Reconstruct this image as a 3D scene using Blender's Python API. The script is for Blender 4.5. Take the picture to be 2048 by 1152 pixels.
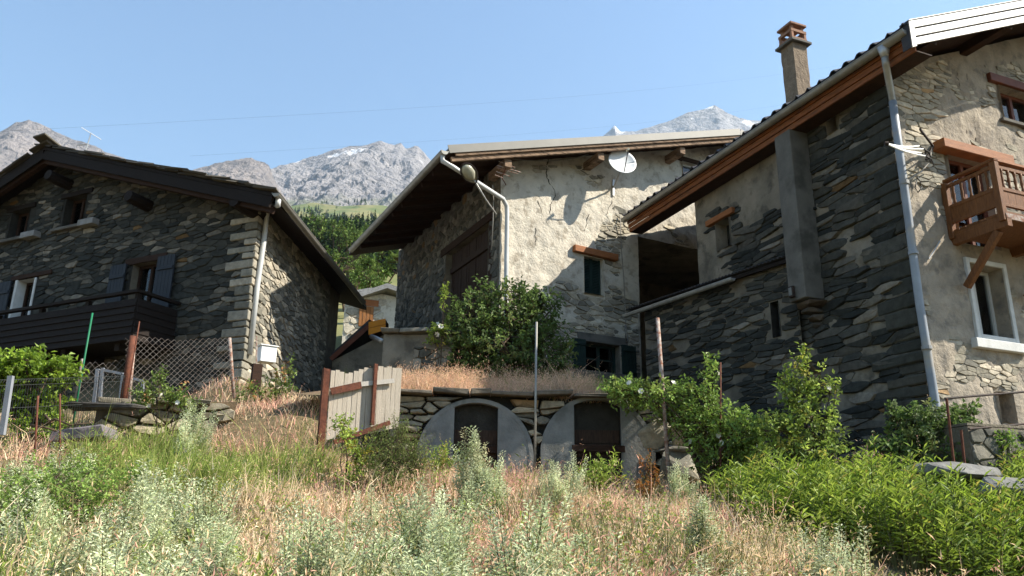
import bpy, math, random
import numpy as np
from mathutils import Vector, Matrix, noise
from mathutils.geometry import delaunay_2d_cdt

for o in list(bpy.data.objects): bpy.data.objects.remove(o)
SC = bpy.context.scene
COL = SC.collection
rnd = random.Random(7)
nrs = np.random.RandomState(11)
rad = math.radians

# ------------------------------------------------------------------ camera, sky, sun, exposure
FPX, PITCH, ROLL = 1600.0, rad(17), rad(0.7)
CAM = np.array([0, 0, 1.6])
_R0 = np.array([1, 0, 0.]); _U0 = np.array([0, -math.sin(PITCH), math.cos(PITCH)])
FWD = np.array([0, math.cos(PITCH), math.sin(PITCH)])
RGT = _R0*math.cos(ROLL) + _U0*math.sin(ROLL); UPV = _U0*math.cos(ROLL) - _R0*math.sin(ROLL)
cd = bpy.data.cameras.new('camera'); cam = bpy.data.objects.new('camera', cd); COL.objects.link(cam)
cd.sensor_width = 36; cd.lens = 36*FPX/2048; cd.clip_start = 0.1; cd.clip_end = 20000
cam.matrix_world = Matrix(((RGT[0], UPV[0], -FWD[0], CAM[0]), (RGT[1], UPV[1], -FWD[1], CAM[1]), (RGT[2], UPV[2], -FWD[2], CAM[2]), (0, 0, 0, 1)))
SC.camera = cam
SUN = Vector((1.05, -.12, .95)).normalized()
wd = bpy.data.worlds.new('World'); SC.world = wd; wd.use_nodes = True
wn = wd.node_tree.nodes; wl = wd.node_tree.links
bgd = wn['Background']; bgd.inputs['Strength'].default_value = 0.082
sky = wn.new('ShaderNodeTexSky'); sky.sky_type = 'NISHITA'; sky.sun_disc = False
sky.sun_elevation = math.asin(SUN.z); sky.sun_rotation = math.atan2(SUN.x, SUN.y)
sky.altitude = 0; sky.air_density = 1.7; sky.dust_density = 0.6; sky.ozone_density = 6.5
wl.new(sky.outputs[0], bgd.inputs[0])
sl = bpy.data.lights.new('sun', 'SUN'); sl.energy = 5.0; sl.angle = rad(0.53); sl.color = (1.0, .93, .80)
so = bpy.data.objects.new('sun', sl); COL.objects.link(so)
so.rotation_euler = SUN.to_track_quat('Z', 'Y').to_euler(); so.location = (30, -5, 30)
SC.view_settings.view_transform = 'Standard'; SC.view_settings.look = 'None'
SC.view_settings.exposure = 1.35; SC.view_settings.gamma = 1.0; SC.view_settings.use_curve_mapping = False
SC.cycles.max_bounces = 6; SC.cycles.transparent_max_bounces = 8; SC.cycles.volume_bounces = 0

# ------------------------------------------------------------------ helpers
def ray(x, y): return FWD + RGT*((x-1024)/FPX) + UPV*((576-y)/FPX)
def at(x, y, Y): d = ray(x, y); return CAM + d*(Y/d[1])
def pj(p):
    q = np.asarray(p, float)-CAM; k = q@FWD
    return 1024+FPX*(q@RGT)/k, 576-FPX*(q@UPV)/k
V3 = lambda *a: np.array(a, float)
class PL:                                   # a vertical wall plane: s along it (to the right), h = world height, o = outwards
    def __init__(s, P, t, n):
        s.P = V3(P[0], P[1], 0); s.t = V3(*t, 0); s.t /= np.linalg.norm(s.t); s.n = V3(*n, 0); s.n /= np.linalg.norm(s.n)
    def uv(s, x, y, o=0.):
        p0 = s.P+s.n*o; d = ray(x, y); p = CAM+d*(((p0-CAM)@s.n)/(d@s.n)); return float((p-s.P)@s.t), float(p[2])
    def pt(s, a, h, o=0.): return s.P+s.t*a+V3(0, 0, h)+s.n*o

class MB:
    def __init__(s): s.v = []; s.f = []; s.c = []
    def add(s, vs, fs, col=None):
        b = len(s.v); s.v.extend([tuple(map(float, p)) for p in vs]); s.f.extend([tuple(i+b for i in f) for f in fs])
        s.c.extend([col if col is not None else (.5, .5, .5)]*len(vs)); return s
    def box(s, c, a, b, d, col=None):        # centre and three half vectors
        c, a, b, d = map(np.asarray, (c, a, b, d))
        vs = [c+i*a+j*b+k*d for i in (-1, 1) for j in (-1, 1) for k in (-1, 1)]
        fs = [(0, 1, 3, 2), (4, 6, 7, 5), (0, 4, 5, 1), (2, 3, 7, 6), (0, 2, 6, 4), (1, 5, 7, 3)]
        if np.dot(np.cross(a, b), d) < 0: fs = [f[::-1] for f in fs]
        return s.add(vs, fs, col)
    def beam(s, p, q, w, h, up=(0, 0, 1), col=None):
        p = np.asarray(p, float); q = np.asarray(q, float); d = q-p; L = np.linalg.norm(d); d = d/L
        up = np.asarray(up, float); sd = np.cross(d, up); sd /= np.linalg.norm(sd); u = np.cross(sd, d)
        return s.box((p+q)/2, d*L/2, sd*w/2, u*h/2, col)
    def tube(s, pts, r, n=8, col=None, cap=True):
        pts = [np.asarray(p, float) for p in pts]; rs = r if hasattr(r, '__len__') else [r]*len(pts)
        rings = []; ref = None
        for i, p in enumerate(pts):
            d = pts[min(i+1, len(pts)-1)]-pts[max(i-1, 0)]; d = d/(np.linalg.norm(d)+1e-9)
            if ref is None: ref = V3(0, 0, 1) if abs(d[2]) < .9 else V3(1, 0, 0)
            a = np.cross(d, ref); a /= np.linalg.norm(a)+1e-9; b = np.cross(d, a); ref = -b if False else ref
            rings.append([p+rs[i]*(math.cos(2*math.pi*k/n)*a+math.sin(2*math.pi*k/n)*b) for k in range(n)])
        vs = [q for g in rings for q in g]; fs = []
        for i in range(len(pts)-1):
            for k in range(n):
                k2 = (k+1) % n; fs.append((i*n+k, i*n+k2, (i+1)*n+k2, (i+1)*n+k))
        if cap: fs.append(tuple(range(n))[::-1]); fs.append(tuple((len(pts)-1)*n+k for k in range(n)))
        return s.add(vs, fs, col)
    def prism(s, poly, vec, col=None):
        poly = [np.asarray(p, float) for p in poly]; vec = np.asarray(vec, float); n = len(poly)
        vs = poly+[p+vec for p in poly]
        fs = [tuple(range(n)), tuple(range(n, 2*n))[::-1]]+[(i, i+n, (i+1) % n+n, (i+1) % n) for i in range(n)]
        return s.add(vs, fs, col)
    def grid(s, P, col=None):                # P[i][j] points
        ni, nj = len(P), len(P[0]); vs = [p for r in P for p in r]
        fs = [(i*nj+j, i*nj+j+1, (i+1)*nj+j+1, (i+1)*nj+j) for i in range(ni-1) for j in range(nj-1)]
        return s.add(vs, fs, col)
    def mesh(s, name, smooth=False):
        me = bpy.data.meshes.new(name); me.from_pydata(s.v, [], s.f)
        ca = me.color_attributes.new('Col', 'FLOAT_COLOR', 'POINT')
        a = np.ones((len(s.v), 4), np.float32); a[:, :3] = np.array(s.c, np.float32).reshape(-1, 3); ca.data.foreach_set('color', a.ravel())
        if smooth: me.polygons.foreach_set('use_smooth', [True]*len(s.f))
        me.update(); return me

def tag(o, label=None, cat=None, group=None, kind=None):
    for k, v in (('label', label), ('category', cat), ('group', group), ('kind', kind)):
        if v: o[k] = v
    return o
def link(name, me, mat, parent=None):
    o = bpy.data.objects.new(name, me); COL.objects.link(o)
    if mat is not None and me is not None and not me.materials: me.materials.append(mat)
    if parent is not None:
        o.parent = parent
        if parent.type == 'EMPTY': o.matrix_parent_inverse = Matrix.Translation(-parent.location)
    return o
def obj(name, mb, mat, parent=None, smooth=False, bevel=0):
    o = link(name, mb.mesh(name, smooth), mat, parent)
    if bevel:
        m = o.modifiers.new('bevel', 'BEVEL'); m.width = bevel; m.segments = 1; m.limit_method = 'ANGLE'
    return o
def thing(name, label, cat, loc, group=None):
    o = bpy.data.objects.new(name, None); COL.objects.link(o); o.location = tuple(map(float, loc)); o.empty_display_size = .2
    return tag(o, label, cat, group)
def npmesh(name, V, F, C, mat, parent=None, smooth=False):
    V = np.asarray(V, np.float32); F = np.asarray(F, np.int32); me = bpy.data.meshes.new(name)
    me.vertices.add(len(V)); me.vertices.foreach_set('co', V.ravel())
    k = F.shape[1]; me.loops.add(F.size); me.loops.foreach_set('vertex_index', F.ravel())
    me.polygons.add(len(F)); me.polygons.foreach_set('loop_start', np.arange(0, F.size, k, dtype=np.int32))
    try: me.polygons.foreach_set('loop_total', np.full(len(F), k, np.int32))
    except Exception: pass
    if C is not None:
        ca = me.color_attributes.new('Col', 'FLOAT_COLOR', 'POINT'); a = np.ones((len(V), 4), np.float32); a[:, :3] = C; ca.data.foreach_set('color', a.ravel())
    me.polygons.foreach_set('use_smooth', np.full(len(F), smooth))
    me.update(calc_edges=True); me.validate()
    if mat: me.materials.append(mat)
    return link(name, me, None, parent)
def nz(x, y, z=0., s=1., oc=3): return noise.fractal((x*s, y*s, z*s), 1.0, 2.0, oc)

# ------------------------------------------------------------------ materials
def mat(name, c1, c2=None, scale=4., rough=.85, bump=.0, bscale=30., metal=0., stretch=None, attr=0., c3=None, s3=1., trans=0., spec=.18, detail=6):
    m = bpy.data.materials.new(name); m.use_nodes = True; N = m.node_tree.nodes; L = m.node_tree.links
    b = N['Principled BSDF']; b.inputs['Roughness'].default_value = rough; b.inputs['Metallic'].default_value = metal
    b.inputs['Specular IOR Level'].default_value = spec
    tc = N.new('ShaderNodeTexCoord'); src = tc.outputs['Object']
    if stretch:
        mp = N.new('ShaderNodeMapping'); mp.inputs['Scale'].default_value = stretch; L.new(src, mp.inputs[0]); src = mp.outputs[0]
    def nt(sc, d=detail, ro=.6):
        n = N.new('ShaderNodeTexNoise'); n.inputs['Scale'].default_value = sc; n.inputs['Detail'].default_value = d; n.inputs['Roughness'].default_value = ro
        L.new(src, n.inputs['Vector']); return n.outputs['Fac']
    def ramp(f, a, c):
        r = N.new('ShaderNodeMapRange'); r.inputs[1].default_value = a; r.inputs[2].default_value = c; L.new(f, r.inputs[0]); return r.outputs[0]
    def mix(f, a, c, mode='MIX'):
        x = N.new('ShaderNodeMix'); x.data_type = 'RGBA'; x.blend_type = mode
        for sock, val in ((x.inputs[0], f), (x.inputs[6], a), (x.inputs[7], c)):
            if isinstance(val, (int, float)): sock.default_value = val
            elif isinstance(val, tuple): sock.default_value = (*val, 1)
            else: L.new(val, sock)
        return x.outputs[2]
    col = c1
    if c2: col = mix(ramp(nt(scale), .35, .65), c1, c2)
    if c3: col = mix(ramp(nt(s3, 4), .52, .66), col, c3)
    if attr:
        a = N.new('ShaderNodeAttribute'); a.attribute_name = 'Col'
        v = mix(1.0, a.outputs['Color'], mix(ramp(nt(scale), .25, .75), (.6, .6, .6), (1.35, 1.35, 1.35)), 'MULTIPLY')
        col = v if attr == 1. else mix(attr, col, v)
    if isinstance(col, tuple): b.inputs['Base Color'].default_value = (*col, 1)
    else: L.new(col, b.inputs['Base Color'])
    if bump:
        bn = N.new('ShaderNodeBump'); bn.inputs['Strength'].default_value = bump; bn.inputs['Distance'].default_value = .03
        L.new(nt(bscale, 8, .65), bn.inputs['Height']); L.new(bn.outputs[0], b.inputs['Normal'])
    if trans:
        t = N.new('ShaderNodeBsdfTranslucent'); mx = N.new('ShaderNodeMixShader'); mx.inputs[0].default_value = trans
        if isinstance(col, tuple): t.inputs[0].default_value = (*col, 1)
        else: L.new(col, t.inputs[0])
        L.new(b.outputs[0], mx.inputs[1]); L.new(t.outputs[0], mx.inputs[2]); L.new(mx.outputs[0], N['Material Output'].inputs[0])
    return m
M = {}
M['stone'] = mat('stone', (.1, .1, .1), scale=9., bump=.55, bscale=16., attr=1., rough=.9)
M['mortar'] = mat('mortar', (.042, .040, .034), (.024, .023, .020), scale=5, bump=.8, bscale=22, rough=.95)
M['mortar_light'] = mat('mortar_light', (.20, .172, .13), (.12, .104, .08), scale=4, bump=.8, bscale=22, rough=.95)
M['plaster'] = mat('plaster', (.60, .545, .45), (.49, .445, .37), scale=3.0, bump=1., bscale=14, rough=.95, c3=(.36, .315, .25), s3=5.)
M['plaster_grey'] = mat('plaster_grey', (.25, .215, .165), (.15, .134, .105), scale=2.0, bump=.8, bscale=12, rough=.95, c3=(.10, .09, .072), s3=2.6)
M['concrete'] = mat('concrete', (.15, .14, .122), (.105, .098, .086), scale=3, bump=.3, bscale=26, rough=.9, c3=(.075, .072, .062), s3=1.9)
M['concrete_cool'] = mat('concrete_cool', (.22, .22, .205), (.15, .152, .143), scale=4, bump=.35, bscale=24, rough=.9, c3=(.11, .112, .10), s3=2.2)
M['chimney_render'] = mat('chimney_render', (.25, .195, .14), (.17, .13, .095), scale=8, bump=1., bscale=24, rough=.95)
M['terracotta'] = mat('terracotta', (.30, .16, .10), (.22, .13, .09), scale=9, bump=.4, bscale=30)
M['wood_black'] = mat('wood_black', (.011, .008, .007), (.020, .014, .011), scale=5, bump=.3, bscale=20, stretch=(2, 2, 10), rough=.8)
M['wood_dark'] = mat('wood_dark', (.045, .022, .013), (.026, .014, .009), scale=6, bump=.4, bscale=25, stretch=(1, 1, 6), rough=.8)
M['wood_fascia'] = mat('wood_fascia', (.26, .095, .034), (.16, .056, .021), scale=4, bump=.25, bscale=20, stretch=(1, 1, 9), rough=.65, c3=(.12, .05, .025), s3=2.)
M['wood_orange'] = mat('wood_orange', (.32, .12, .042), (.22, .08, .028), scale=5, bump=.2, bscale=25, stretch=(1, 1, 6), rough=.6)
M['wood_balcony'] = mat('wood_balcony', (.20, .085, .032), (.12, .05, .02), scale=7, bump=.25, bscale=30, stretch=(5, 5, 1), rough=.6)
M['wood_grey'] = mat('wood_grey', (.50, .44, .36), (.33, .285, .23), scale=7, bump=.5, bscale=30, stretch=(7, 7, .8), rough=.9, attr=.35)
M['wood_weather'] = mat('wood_weather', (.30, .20, .13), (.16, .105, .07), scale=5, bump=.5, bscale=20, stretch=(1, 1, 5), rough=.85, c3=(.07, .045, .03), s3=4)
M['barn_door'] = mat('barn_door', (.065, .040, .028), (.036, .023, .017), scale=7, bump=.5, bscale=25, stretch=(8, 8, 1), rough=.85)
M['cellar_door'] = mat('cellar_door', (.085, .055, .036), (.045, .03, .022), scale=6, bump=.5, bscale=22, stretch=(8, 8, 1), rough=.85)
M['roof_metal'] = mat('roof_metal', (.185, .174, .15), (.15, .142, .122), scale=1.5, rough=.5, bump=.06, bscale=6, spec=.4)
M['roof_dark'] = mat('roof_dark', (.035, .035, .04), (.055, .05, .05), scale=6, rough=.6, bump=.2)
M['slate'] = mat('slate', (.085, .075, .06), (.05, .045, .038), scale=6, bump=.6, bscale=18, rough=.85, attr=.4)
M['zinc'] = mat('zinc', (.30, .285, .25), (.22, .21, .185), scale=5, rough=.45, metal=.35, spec=.5, bump=.05, bscale=9)
M['pipe_white'] = mat('pipe_white', (.52, .52, .50), (.40, .41, .41), scale=2.2, rough=.45, spec=.4)
M['pipe_grey'] = mat('pipe_grey', (.26, .29, .33), (.19, .21, .24), scale=2.5, rough=.5, spec=.4, c3=(.30, .27, .22), s3=1.1)
M['white_paint'] = mat('white_paint', (.80, .80, .78), (.72, .71, .69), scale=2, rough=.5, spec=.4)
M['white_surround'] = mat('white_surround', (.62, .62, .60), (.50, .50, .48), scale=5, rough=.8, bump=.2)
M['rust'] = mat('rust', (.15, .055, .032), (.085, .034, .023), scale=14, bump=.4, bscale=45, rough=.85)
M['rust_pale'] = mat('rust_pale', (.40, .36, .32), (.20, .075, .04), scale=16, bump=.4, bscale=45, rough=.85)
M['iron'] = mat('iron', (.025, .02, .018), (.05, .03, .022), scale=12, rough=.7, bump=.2)
M['galv'] = mat('galv', (.45, .45, .44), (.34, .34, .33), scale=7, rough=.4, metal=.4, spec=.5)
M['gate_grey'] = mat('gate_grey', (.24, .255, .28), (.19, .20, .22), scale=6, rough=.5)
M['green_paint'] = mat('green_paint', (.015, .16, .075), (.02, .12, .06), scale=6, rough=.5)
M['mesh_green'] = mat('mesh_green', (.05, .06, .055), (.08, .08, .075), scale=9, rough=.6)
M['mesh_wire'] = mat('mesh_wire', (.22, .20, .185), (.13, .10, .085), scale=9, rough=.6, metal=.3)
M['shutter_blue'] = mat('shutter_blue', (.022, .027, .036), (.03, .034, .042), scale=6, rough=.6)
M['shutter_green'] = mat('shutter_green', (.018, .036, .030), (.013, .026, .023), scale=6, rough=.6)
M['frame_wood'] = mat('frame_wood', (.16, .055, .032), (.11, .04, .025), scale=7, rough=.5)
M['frame_white'] = mat('frame_white', (.55, .55, .53), (.5, .5, .48), scale=7, rough=.5)
M['glass'] = mat('glass', (.012, .014, .017), rough=.04, spec=.8)
_N = M['glass'].node_tree.nodes; _L = M['glass'].node_tree.links
_t = _N.new('ShaderNodeBsdfTransparent'); _t.inputs[0].default_value = (.75, .78, .78, 1); _m = _N.new('ShaderNodeMixShader'); _f = _N.new('ShaderNodeFresnel'); _f.inputs[0].default_value = 1.6
_g = _N.new('ShaderNodeBsdfGlossy'); _g.inputs['Roughness'].default_value = .03
_L.new(_f.outputs[0], _m.inputs[0]); _L.new(_t.outputs[0], _m.inputs[1]); _L.new(_g.outputs[0], _m.inputs[2]); _L.new(_m.outputs[0], _N['Material Output'].inputs[0])
M['curtain'] = mat('curtain', (.55, .56, .56), (.68, .68, .67), scale=4, rough=.9, stretch=(8, 8, 1))
M['dark'] = mat('dark', (.008, .008, .008), rough=1., spec=0.)  # near-black, stands in for the shade inside rooms and holes
M['dish'] = mat('dish', (.80, .80, .79), (.72, .72, .70), scale=3, rough=.45)
M['lamp_shell'] = mat('lamp_shell', (.50, .47, .36), (.42, .39, .30), scale=6, rough=.5)
M['lamp_glass'] = mat('lamp_glass', (.42, .40, .30), (.33, .31, .23), scale=9, rough=.2, spec=.6)
M['soil'] = mat('soil', (.17, .115, .07), (.10, .075, .045), scale=2.5, bump=.8, bscale=9, rough=1., c3=(.12, .12, .05), s3=.7)
M['leaf'] = mat('leaf', (.1, .1, .1), scale=7., attr=1., rough=.55, trans=.38, spec=.35)
M['grass'] = mat('grass', (.1, .1, .1), scale=3., attr=1., rough=.75, trans=.32, spec=.2)
M['bark'] = mat('bark', (.10, .07, .045), (.06, .042, .03), scale=14, bump=.4, bscale=40, rough=.95)
M['stem_green'] = mat('stem_green', (.15, .16, .07), (.11, .10, .05), scale=9, rough=.8)
M['petal'] = mat('petal', (.78, .76, .70), (.7, .66, .58), scale=9, rough=.7, trans=.3)
M['crack'] = mat('crack', (.045, .04, .032), (.07, .06, .05), scale=20, rough=1., spec=0.)
M['cable'] = mat('cable', (.02, .02, .02), rough=.6)
M['cable_grey'] = mat('cable_grey', (.25, .23, .2), rough=.7)
M['yellow_board'] = mat('yellow_board', (.62, .25, .02), (.55, .2, .015), scale=3, rough=.45)
M['far_wood'] = mat('far_wood', (.32, .14, .05), (.22, .09, .03), scale=4, rough=.8, stretch=(3, 3, .5), bump=.3)
M['far_leaf'] = mat('far_leaf', (.1, .1, .1), scale=1.2, attr=1., rough=.7, trans=.25, spec=.2)

# ------------------------------------------------------------------ the ground
CTRL = []
def cp(px, py, Y, gh): p = at(px, py, Y); CTRL.append((p[0], p[1], p[2]-gh))
for a in [(0, 1150, 3.2, .34), (500, 1150, 3.2, .34), (1024, 1150, 3.2, .34), (1400, 1150, 3.4, .34), (1700, 1152, 4.2, .45),
          (100, 1010, 5.6, .5), (300, 1010, 6.2, .45), (700, 1000, 6.4, .4), (1000, 1000, 6.4, .4), (1300, 1030, 6., .3), (560, 950, 8.6, .3), (430, 890, 9.6, .4),
          (1500, 1050, 6.3, .35), (60, 930, 8., .4), (250, 860, 10.6, .3), (600, 805, 13.4, .05), (640, 925, 10.3, .1), (760, 940, 10.2, .2),
          (900, 925, 11.6, .25), (1060, 925, 11.8, .2), (1250, 972, 12.1, .02), (1345, 962, 11.9, .1), (1430, 990, 10., .2), (100, 900, 10., .15),
          (490, 770, 15., 0), (330, 800, 13.5, .35), (150, 850, 12.5, 0), (700, 800, 14.5, 0), (1868, 905, 11.7, 0)]: cp(*a)
CTRL += [(0, 0, .05), (-5, 0, .05), (5, 0, 0), (0, 1.6, .35), (-4, 1.6, .4), (4, 1.8, .2), (2.9, 4.4, .95), (3.6, 5.0, .75), (5, 5.5, .6), (4.6, 7.5, 1.05), (3.2, 8, 1.5), (6.5, 7.5, .9),
         (6.2, 9.6, 1.9), (9, 9, 1.5), (9, 12, 2.4), (14, 12, 2.2), (-14, 14, 4.6), (-12, 8, 2.4), (-10, 12, 3.6), (14, 5, .2), (-14, 4, 1.2), (-8, 5, 1.3), (-7, 18, 5), (-2, 20, 5.2), (2, 16, 3.0), (6, 20, 4.5),
         (1.25, 9, 1.72), (1.4, 10.5, 1.9), (1.6, 11.6, 2.1), (.3, 9, 1.85), (0, 10.5, 2.1), (-.9, 10.5, 2.25), (-3, 26, 7.2), (-10, 26, 8), (8, 26, 7.5), (14, 20, 5)]
CT = np.array(CTRL)
LY = [math.log(v) for v in (5, 20, 40, 90, 250, 600, 1000, 1700)]; LT_ = [.2, .24, .28, .325, .352, .375, .392, .41]
def hfar(x, y):
    if y < 0: return y*.08 if y > -60 else -4.8
    t = float(np.interp(math.log(max(y, 5.)), LY, LT_)); k = t*y
    if y > 30: k += nz(x, y, 1., .006)*min(16., (y-30)*.05)+nz(x, y, 5., .0045)*max(0, min(34., (y-250)*.06))
    return k
def ground(x, y):
    d2 = (CT[:, 0]-x)**2+(CT[:, 1]-y)**2+.05
    w = d2**-1.75; zi = float((w@CT[:, 2])/w.sum())
    r = max(abs(x)-13, y-24, -y, 0)
    k = min(1, r/14.)
    k = k*k*(3-2*k)
    return zi*(1-k)+hfar(x, y)*k+nz(x, y, 0, .9, 3)*.05*(1-k)
def axis(lo, hi, st, ext_lo, ext_hi, g=1.14):
    a = list(np.arange(lo, hi+1e-6, st)); d = st
    while a[-1] < ext_hi: d *= g; a.append(a[-1]+d)
    d = st
    while a[0] > ext_lo: d *= g; a.insert(0, a[0]-d)
    return a
gx = axis(-13, 13, .33, -2600, 2600, 1.16); gy = axis(-1, 25, .33, -900, 1700, 1.12)
GZ = np.array([[ground(x, y) for x in gx] for y in gy])
V = np.array([[(x, y, GZ[j, i]) for i, x in enumerate(gx)] for j, y in enumerate(gy)]).reshape(-1, 3)
nx = len(gx); F = [(j*nx+i, j*nx+i+1, (j+1)*nx+i+1, (j+1)*nx+i) for j in range(len(gy)-1) for i in range(nx-1)]
def ground_mat():
    m = mat('hillside_ground', (.16, .12, .065), (.10, .085, .045), scale=2.2, bump=.7, bscale=9, rough=1.)
    N = m.node_tree.nodes; L = m.node_tree.links; b = N['Principled BSDF']
    geo = N.new('ShaderNodeNewGeometry'); sp = N.new('ShaderNodeSeparateXYZ'); L.new(geo.outputs['Position'], sp.inputs[0])
    mr = N.new('ShaderNodeMapRange'); mr.inputs[1].default_value = 24; mr.inputs[2].default_value = 45; L.new(sp.outputs['Y'], mr.inputs[0])
    n1 = N.new('ShaderNodeTexNoise'); n1.inputs['Scale'].default_value = .02; n1.inputs['Detail'].default_value = 8; L.new(geo.outputs['Position'], n1.inputs['Vector'])
    cr = N.new('ShaderNodeValToRGB'); cr.color_ramp.elements[0].position = .38; cr.color_ramp.elements[0].color = (.075, .11, .03, 1)
    cr.color_ramp.elements[1].position = .62; cr.color_ramp.elements[1].color = (.19, .175, .07, 1); L.new(n1.outputs['Fac'], cr.inputs[0])
    x = N.new('ShaderNodeMix'); x.data_type = 'RGBA'; L.new(mr.outputs[0], x.inputs[0])
    old = b.inputs['Base Color'].links[0].from_socket; L.new(old, x.inputs[6]); L.new(cr.outputs[0], x.inputs[7]); L.new(x.outputs[2], b.inputs['Base Color'])
    return m
gd = npmesh('ground', V, F, None, ground_mat(), smooth=True); tag(gd, kind='structure')

# ------------------------------------------------------------------ mountains
def rock_mat(name, c1, c2, snow, sc=.01):
    m = mat(name, c1, c2, scale=sc, rough=1., bump=1., bscale=.035, detail=12, c3=tuple(v*.55 for v in c2), s3=.018)
    bn = [n for n in m.node_tree.nodes if n.type == 'BUMP'][0]; bn.inputs['Distance'].default_value = 45.
    N = m.node_tree.nodes; L = m.node_tree.links; b = N['Principled BSDF']
    g = N.new('ShaderNodeNewGeometry'); sp = N.new('ShaderNodeSeparateXYZ'); L.new(g.outputs['Normal'], sp.inputs[0]); ps = N.new('ShaderNodeSeparateXYZ'); L.new(g.outputs['Position'], ps.inputs[0])
    n1 = N.new('ShaderNodeTexNoise'); n1.inputs['Scale'].default_value = .006; n1.inputs['Detail'].default_value = 5; L.new(g.outputs['Position'], n1.inputs['Vector'])
    ma = N.new('ShaderNodeMapRange'); ma.inputs[1].default_value = snow[0]; ma.inputs[2].default_value = snow[1]; L.new(ps.outputs['Z'], ma.inputs[0])
    mu = N.new('ShaderNodeMath'); mu.operation = 'MULTIPLY'; L.new(n1.outputs['Fac'], mu.inputs[0]); L.new(ma.outputs[0], mu.inputs[1])
    st = N.new('ShaderNodeMapRange'); st.inputs[1].default_value = snow[2]; st.inputs[2].default_value = snow[2]+.025; L.new(mu.outputs[0], st.inputs[0])
    x = N.new('ShaderNodeMix'); x.data_type = 'RGBA'; L.new(st.outputs[0], x.inputs[0]); old = b.inputs['Base Color'].links[0].from_socket
    L.new(old, x.inputs[6]); x.inputs[7].default_value = (.8, .8, .82, 1)
    # green alp at the foot
    mg = N.new('ShaderNodeMapRange'); mg.inputs[1].default_value = snow[3]; mg.inputs[2].default_value = snow[3]-90; L.new(ps.outputs['Z'], mg.inputs[0])
    n2 = N.new('ShaderNodeMath'); n2.operation = 'MULTIPLY_ADD'; L.new(n1.outputs['Fac'], n2.inputs[0]); n2.inputs[1].default_value = 2.2; n2.inputs[2].default_value = -.75
    m2 = N.new('ShaderNodeMath'); m2.operation = 'MULTIPLY'; m2.use_clamp = True; L.new(mg.outputs[0], m2.inputs[0]); L.new(n2.outputs[0], m2.inputs[1])
    y = N.new('ShaderNodeMix'); y.data_type = 'RGBA'; L.new(m2.outputs[0], y.inputs[0]); L.new(x.outputs[2], y.inputs[6]); y.inputs[7].default_value = (.12, .15, .05, 1)
    L.new(y.outputs[2], b.inputs['Base Color'])
    return m
def mountain(name, sil, D, foot, depth, m, amp, seed, nrow=170, ncol=300):
    """sil: silhouette pixels; the ridge stands D metres away, falls towards us over depth metres and away behind"""
    sx = [p[0] for p in sil]; sy = [p[1] for p in sil]; rows = []; U = depth/1100.
    xs = np.linspace(sx[0], sx[-1], ncol); ys = np.interp(xs, sx, sy)
    for j in range(nrow):
        t = -.25+1.25*j/(nrow-1); row = []
        for i in range(ncol):
            hx, hy, hz = at(xs[i], ys[i], D)
            y = hy-depth*t; x = hx*(1-depth*t/hy*.55)
            f = (abs(t))
            z = hz-(hz-foot)*(f**.9 if t > 0 else f*1.6)
            e = min(1., f*5)
            q = (x/520./U+seed, y/900./U, seed)
            r1 = noise.ridged_multi_fractal(q, 1.05, 2.1, 8, 1.0, 2.0)-1.05
            r2 = noise.fractal((x/60./U+seed, y/75./U, z/110./U), .75, 2.0, 6)
            z += r1*amp*.6*(.10+e*.9)*(.5+.5*(1-f))+r2*amp*.20*(.35+.65*e)
            y += noise.fractal((x/120./U, z/90./U, seed+4), .8, 2., 5)*amp*.25*e
            row.append((x, y, z))
        rows.append(row)
    V = np.array(rows).reshape(-1, 3); F = [(j*ncol+i+1, j*ncol+i, (j+1)*ncol+i, (j+1)*ncol+i+1) for j in range(nrow-1) for i in range(ncol-1)]
    o = npmesh(name, V, F, None, m, smooth=False); return tag(o, kind='structure')
rk1 = rock_mat('rock_grey', (.36, .335, .33), (.24, .228, .235), (950, 1450, .61, 930))
rk2 = rock_mat('rock_brown', (.33, .285, .265), (.21, .19, .185), (1800, 2400, .6, 640))
rk3 = rock_mat('rock_far', (.36, .345, .345), (.25, .24, .248), (1500, 2300, .58, 700))
mountain('mountain', [(330, 420), (420, 400), (530, 345), (560, 332), (600, 322), (650, 304), (690, 294), (725, 288), (760, 284), (790, 291), (803, 286), (812, 294), (835, 292), (850, 305), (870, 328), (900, 350), (960, 400), (1050, 440)], 3000, 640, 1300, rk1, 120, 3.3)
mountain('mountain', [(180, 330), (300, 380), (380, 342), (430, 326), (470, 318), (505, 314), (525, 322), (538, 330), (545, 352), (575, 400), (640, 470)], 2100, 540, 600, rk2, 55, 8.1, 100, 160)
mountain('mountain', [(-420, 420), (-260, 330), (-120, 290), (0, 262), (30, 245), (60, 237), (80, 246), (110, 260), (150, 275), (185, 288), (240, 312), (330, 350), (420, 400)], 2500, 540, 1000, rk2, 80, 5.7)
mountain('mountain', [(1050, 400), (1130, 330), (1200, 275), (1218, 262), (1229, 250), (1241, 262), (1270, 262), (1310, 250), (1340, 241), (1370, 226), (1405, 218), (1430, 209), (1450, 222), (1480, 238), (1530, 242), (1600, 260), (1750, 330), (1900, 400)], 4200, 800, 1500, rk3, 110, 1.9)

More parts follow.
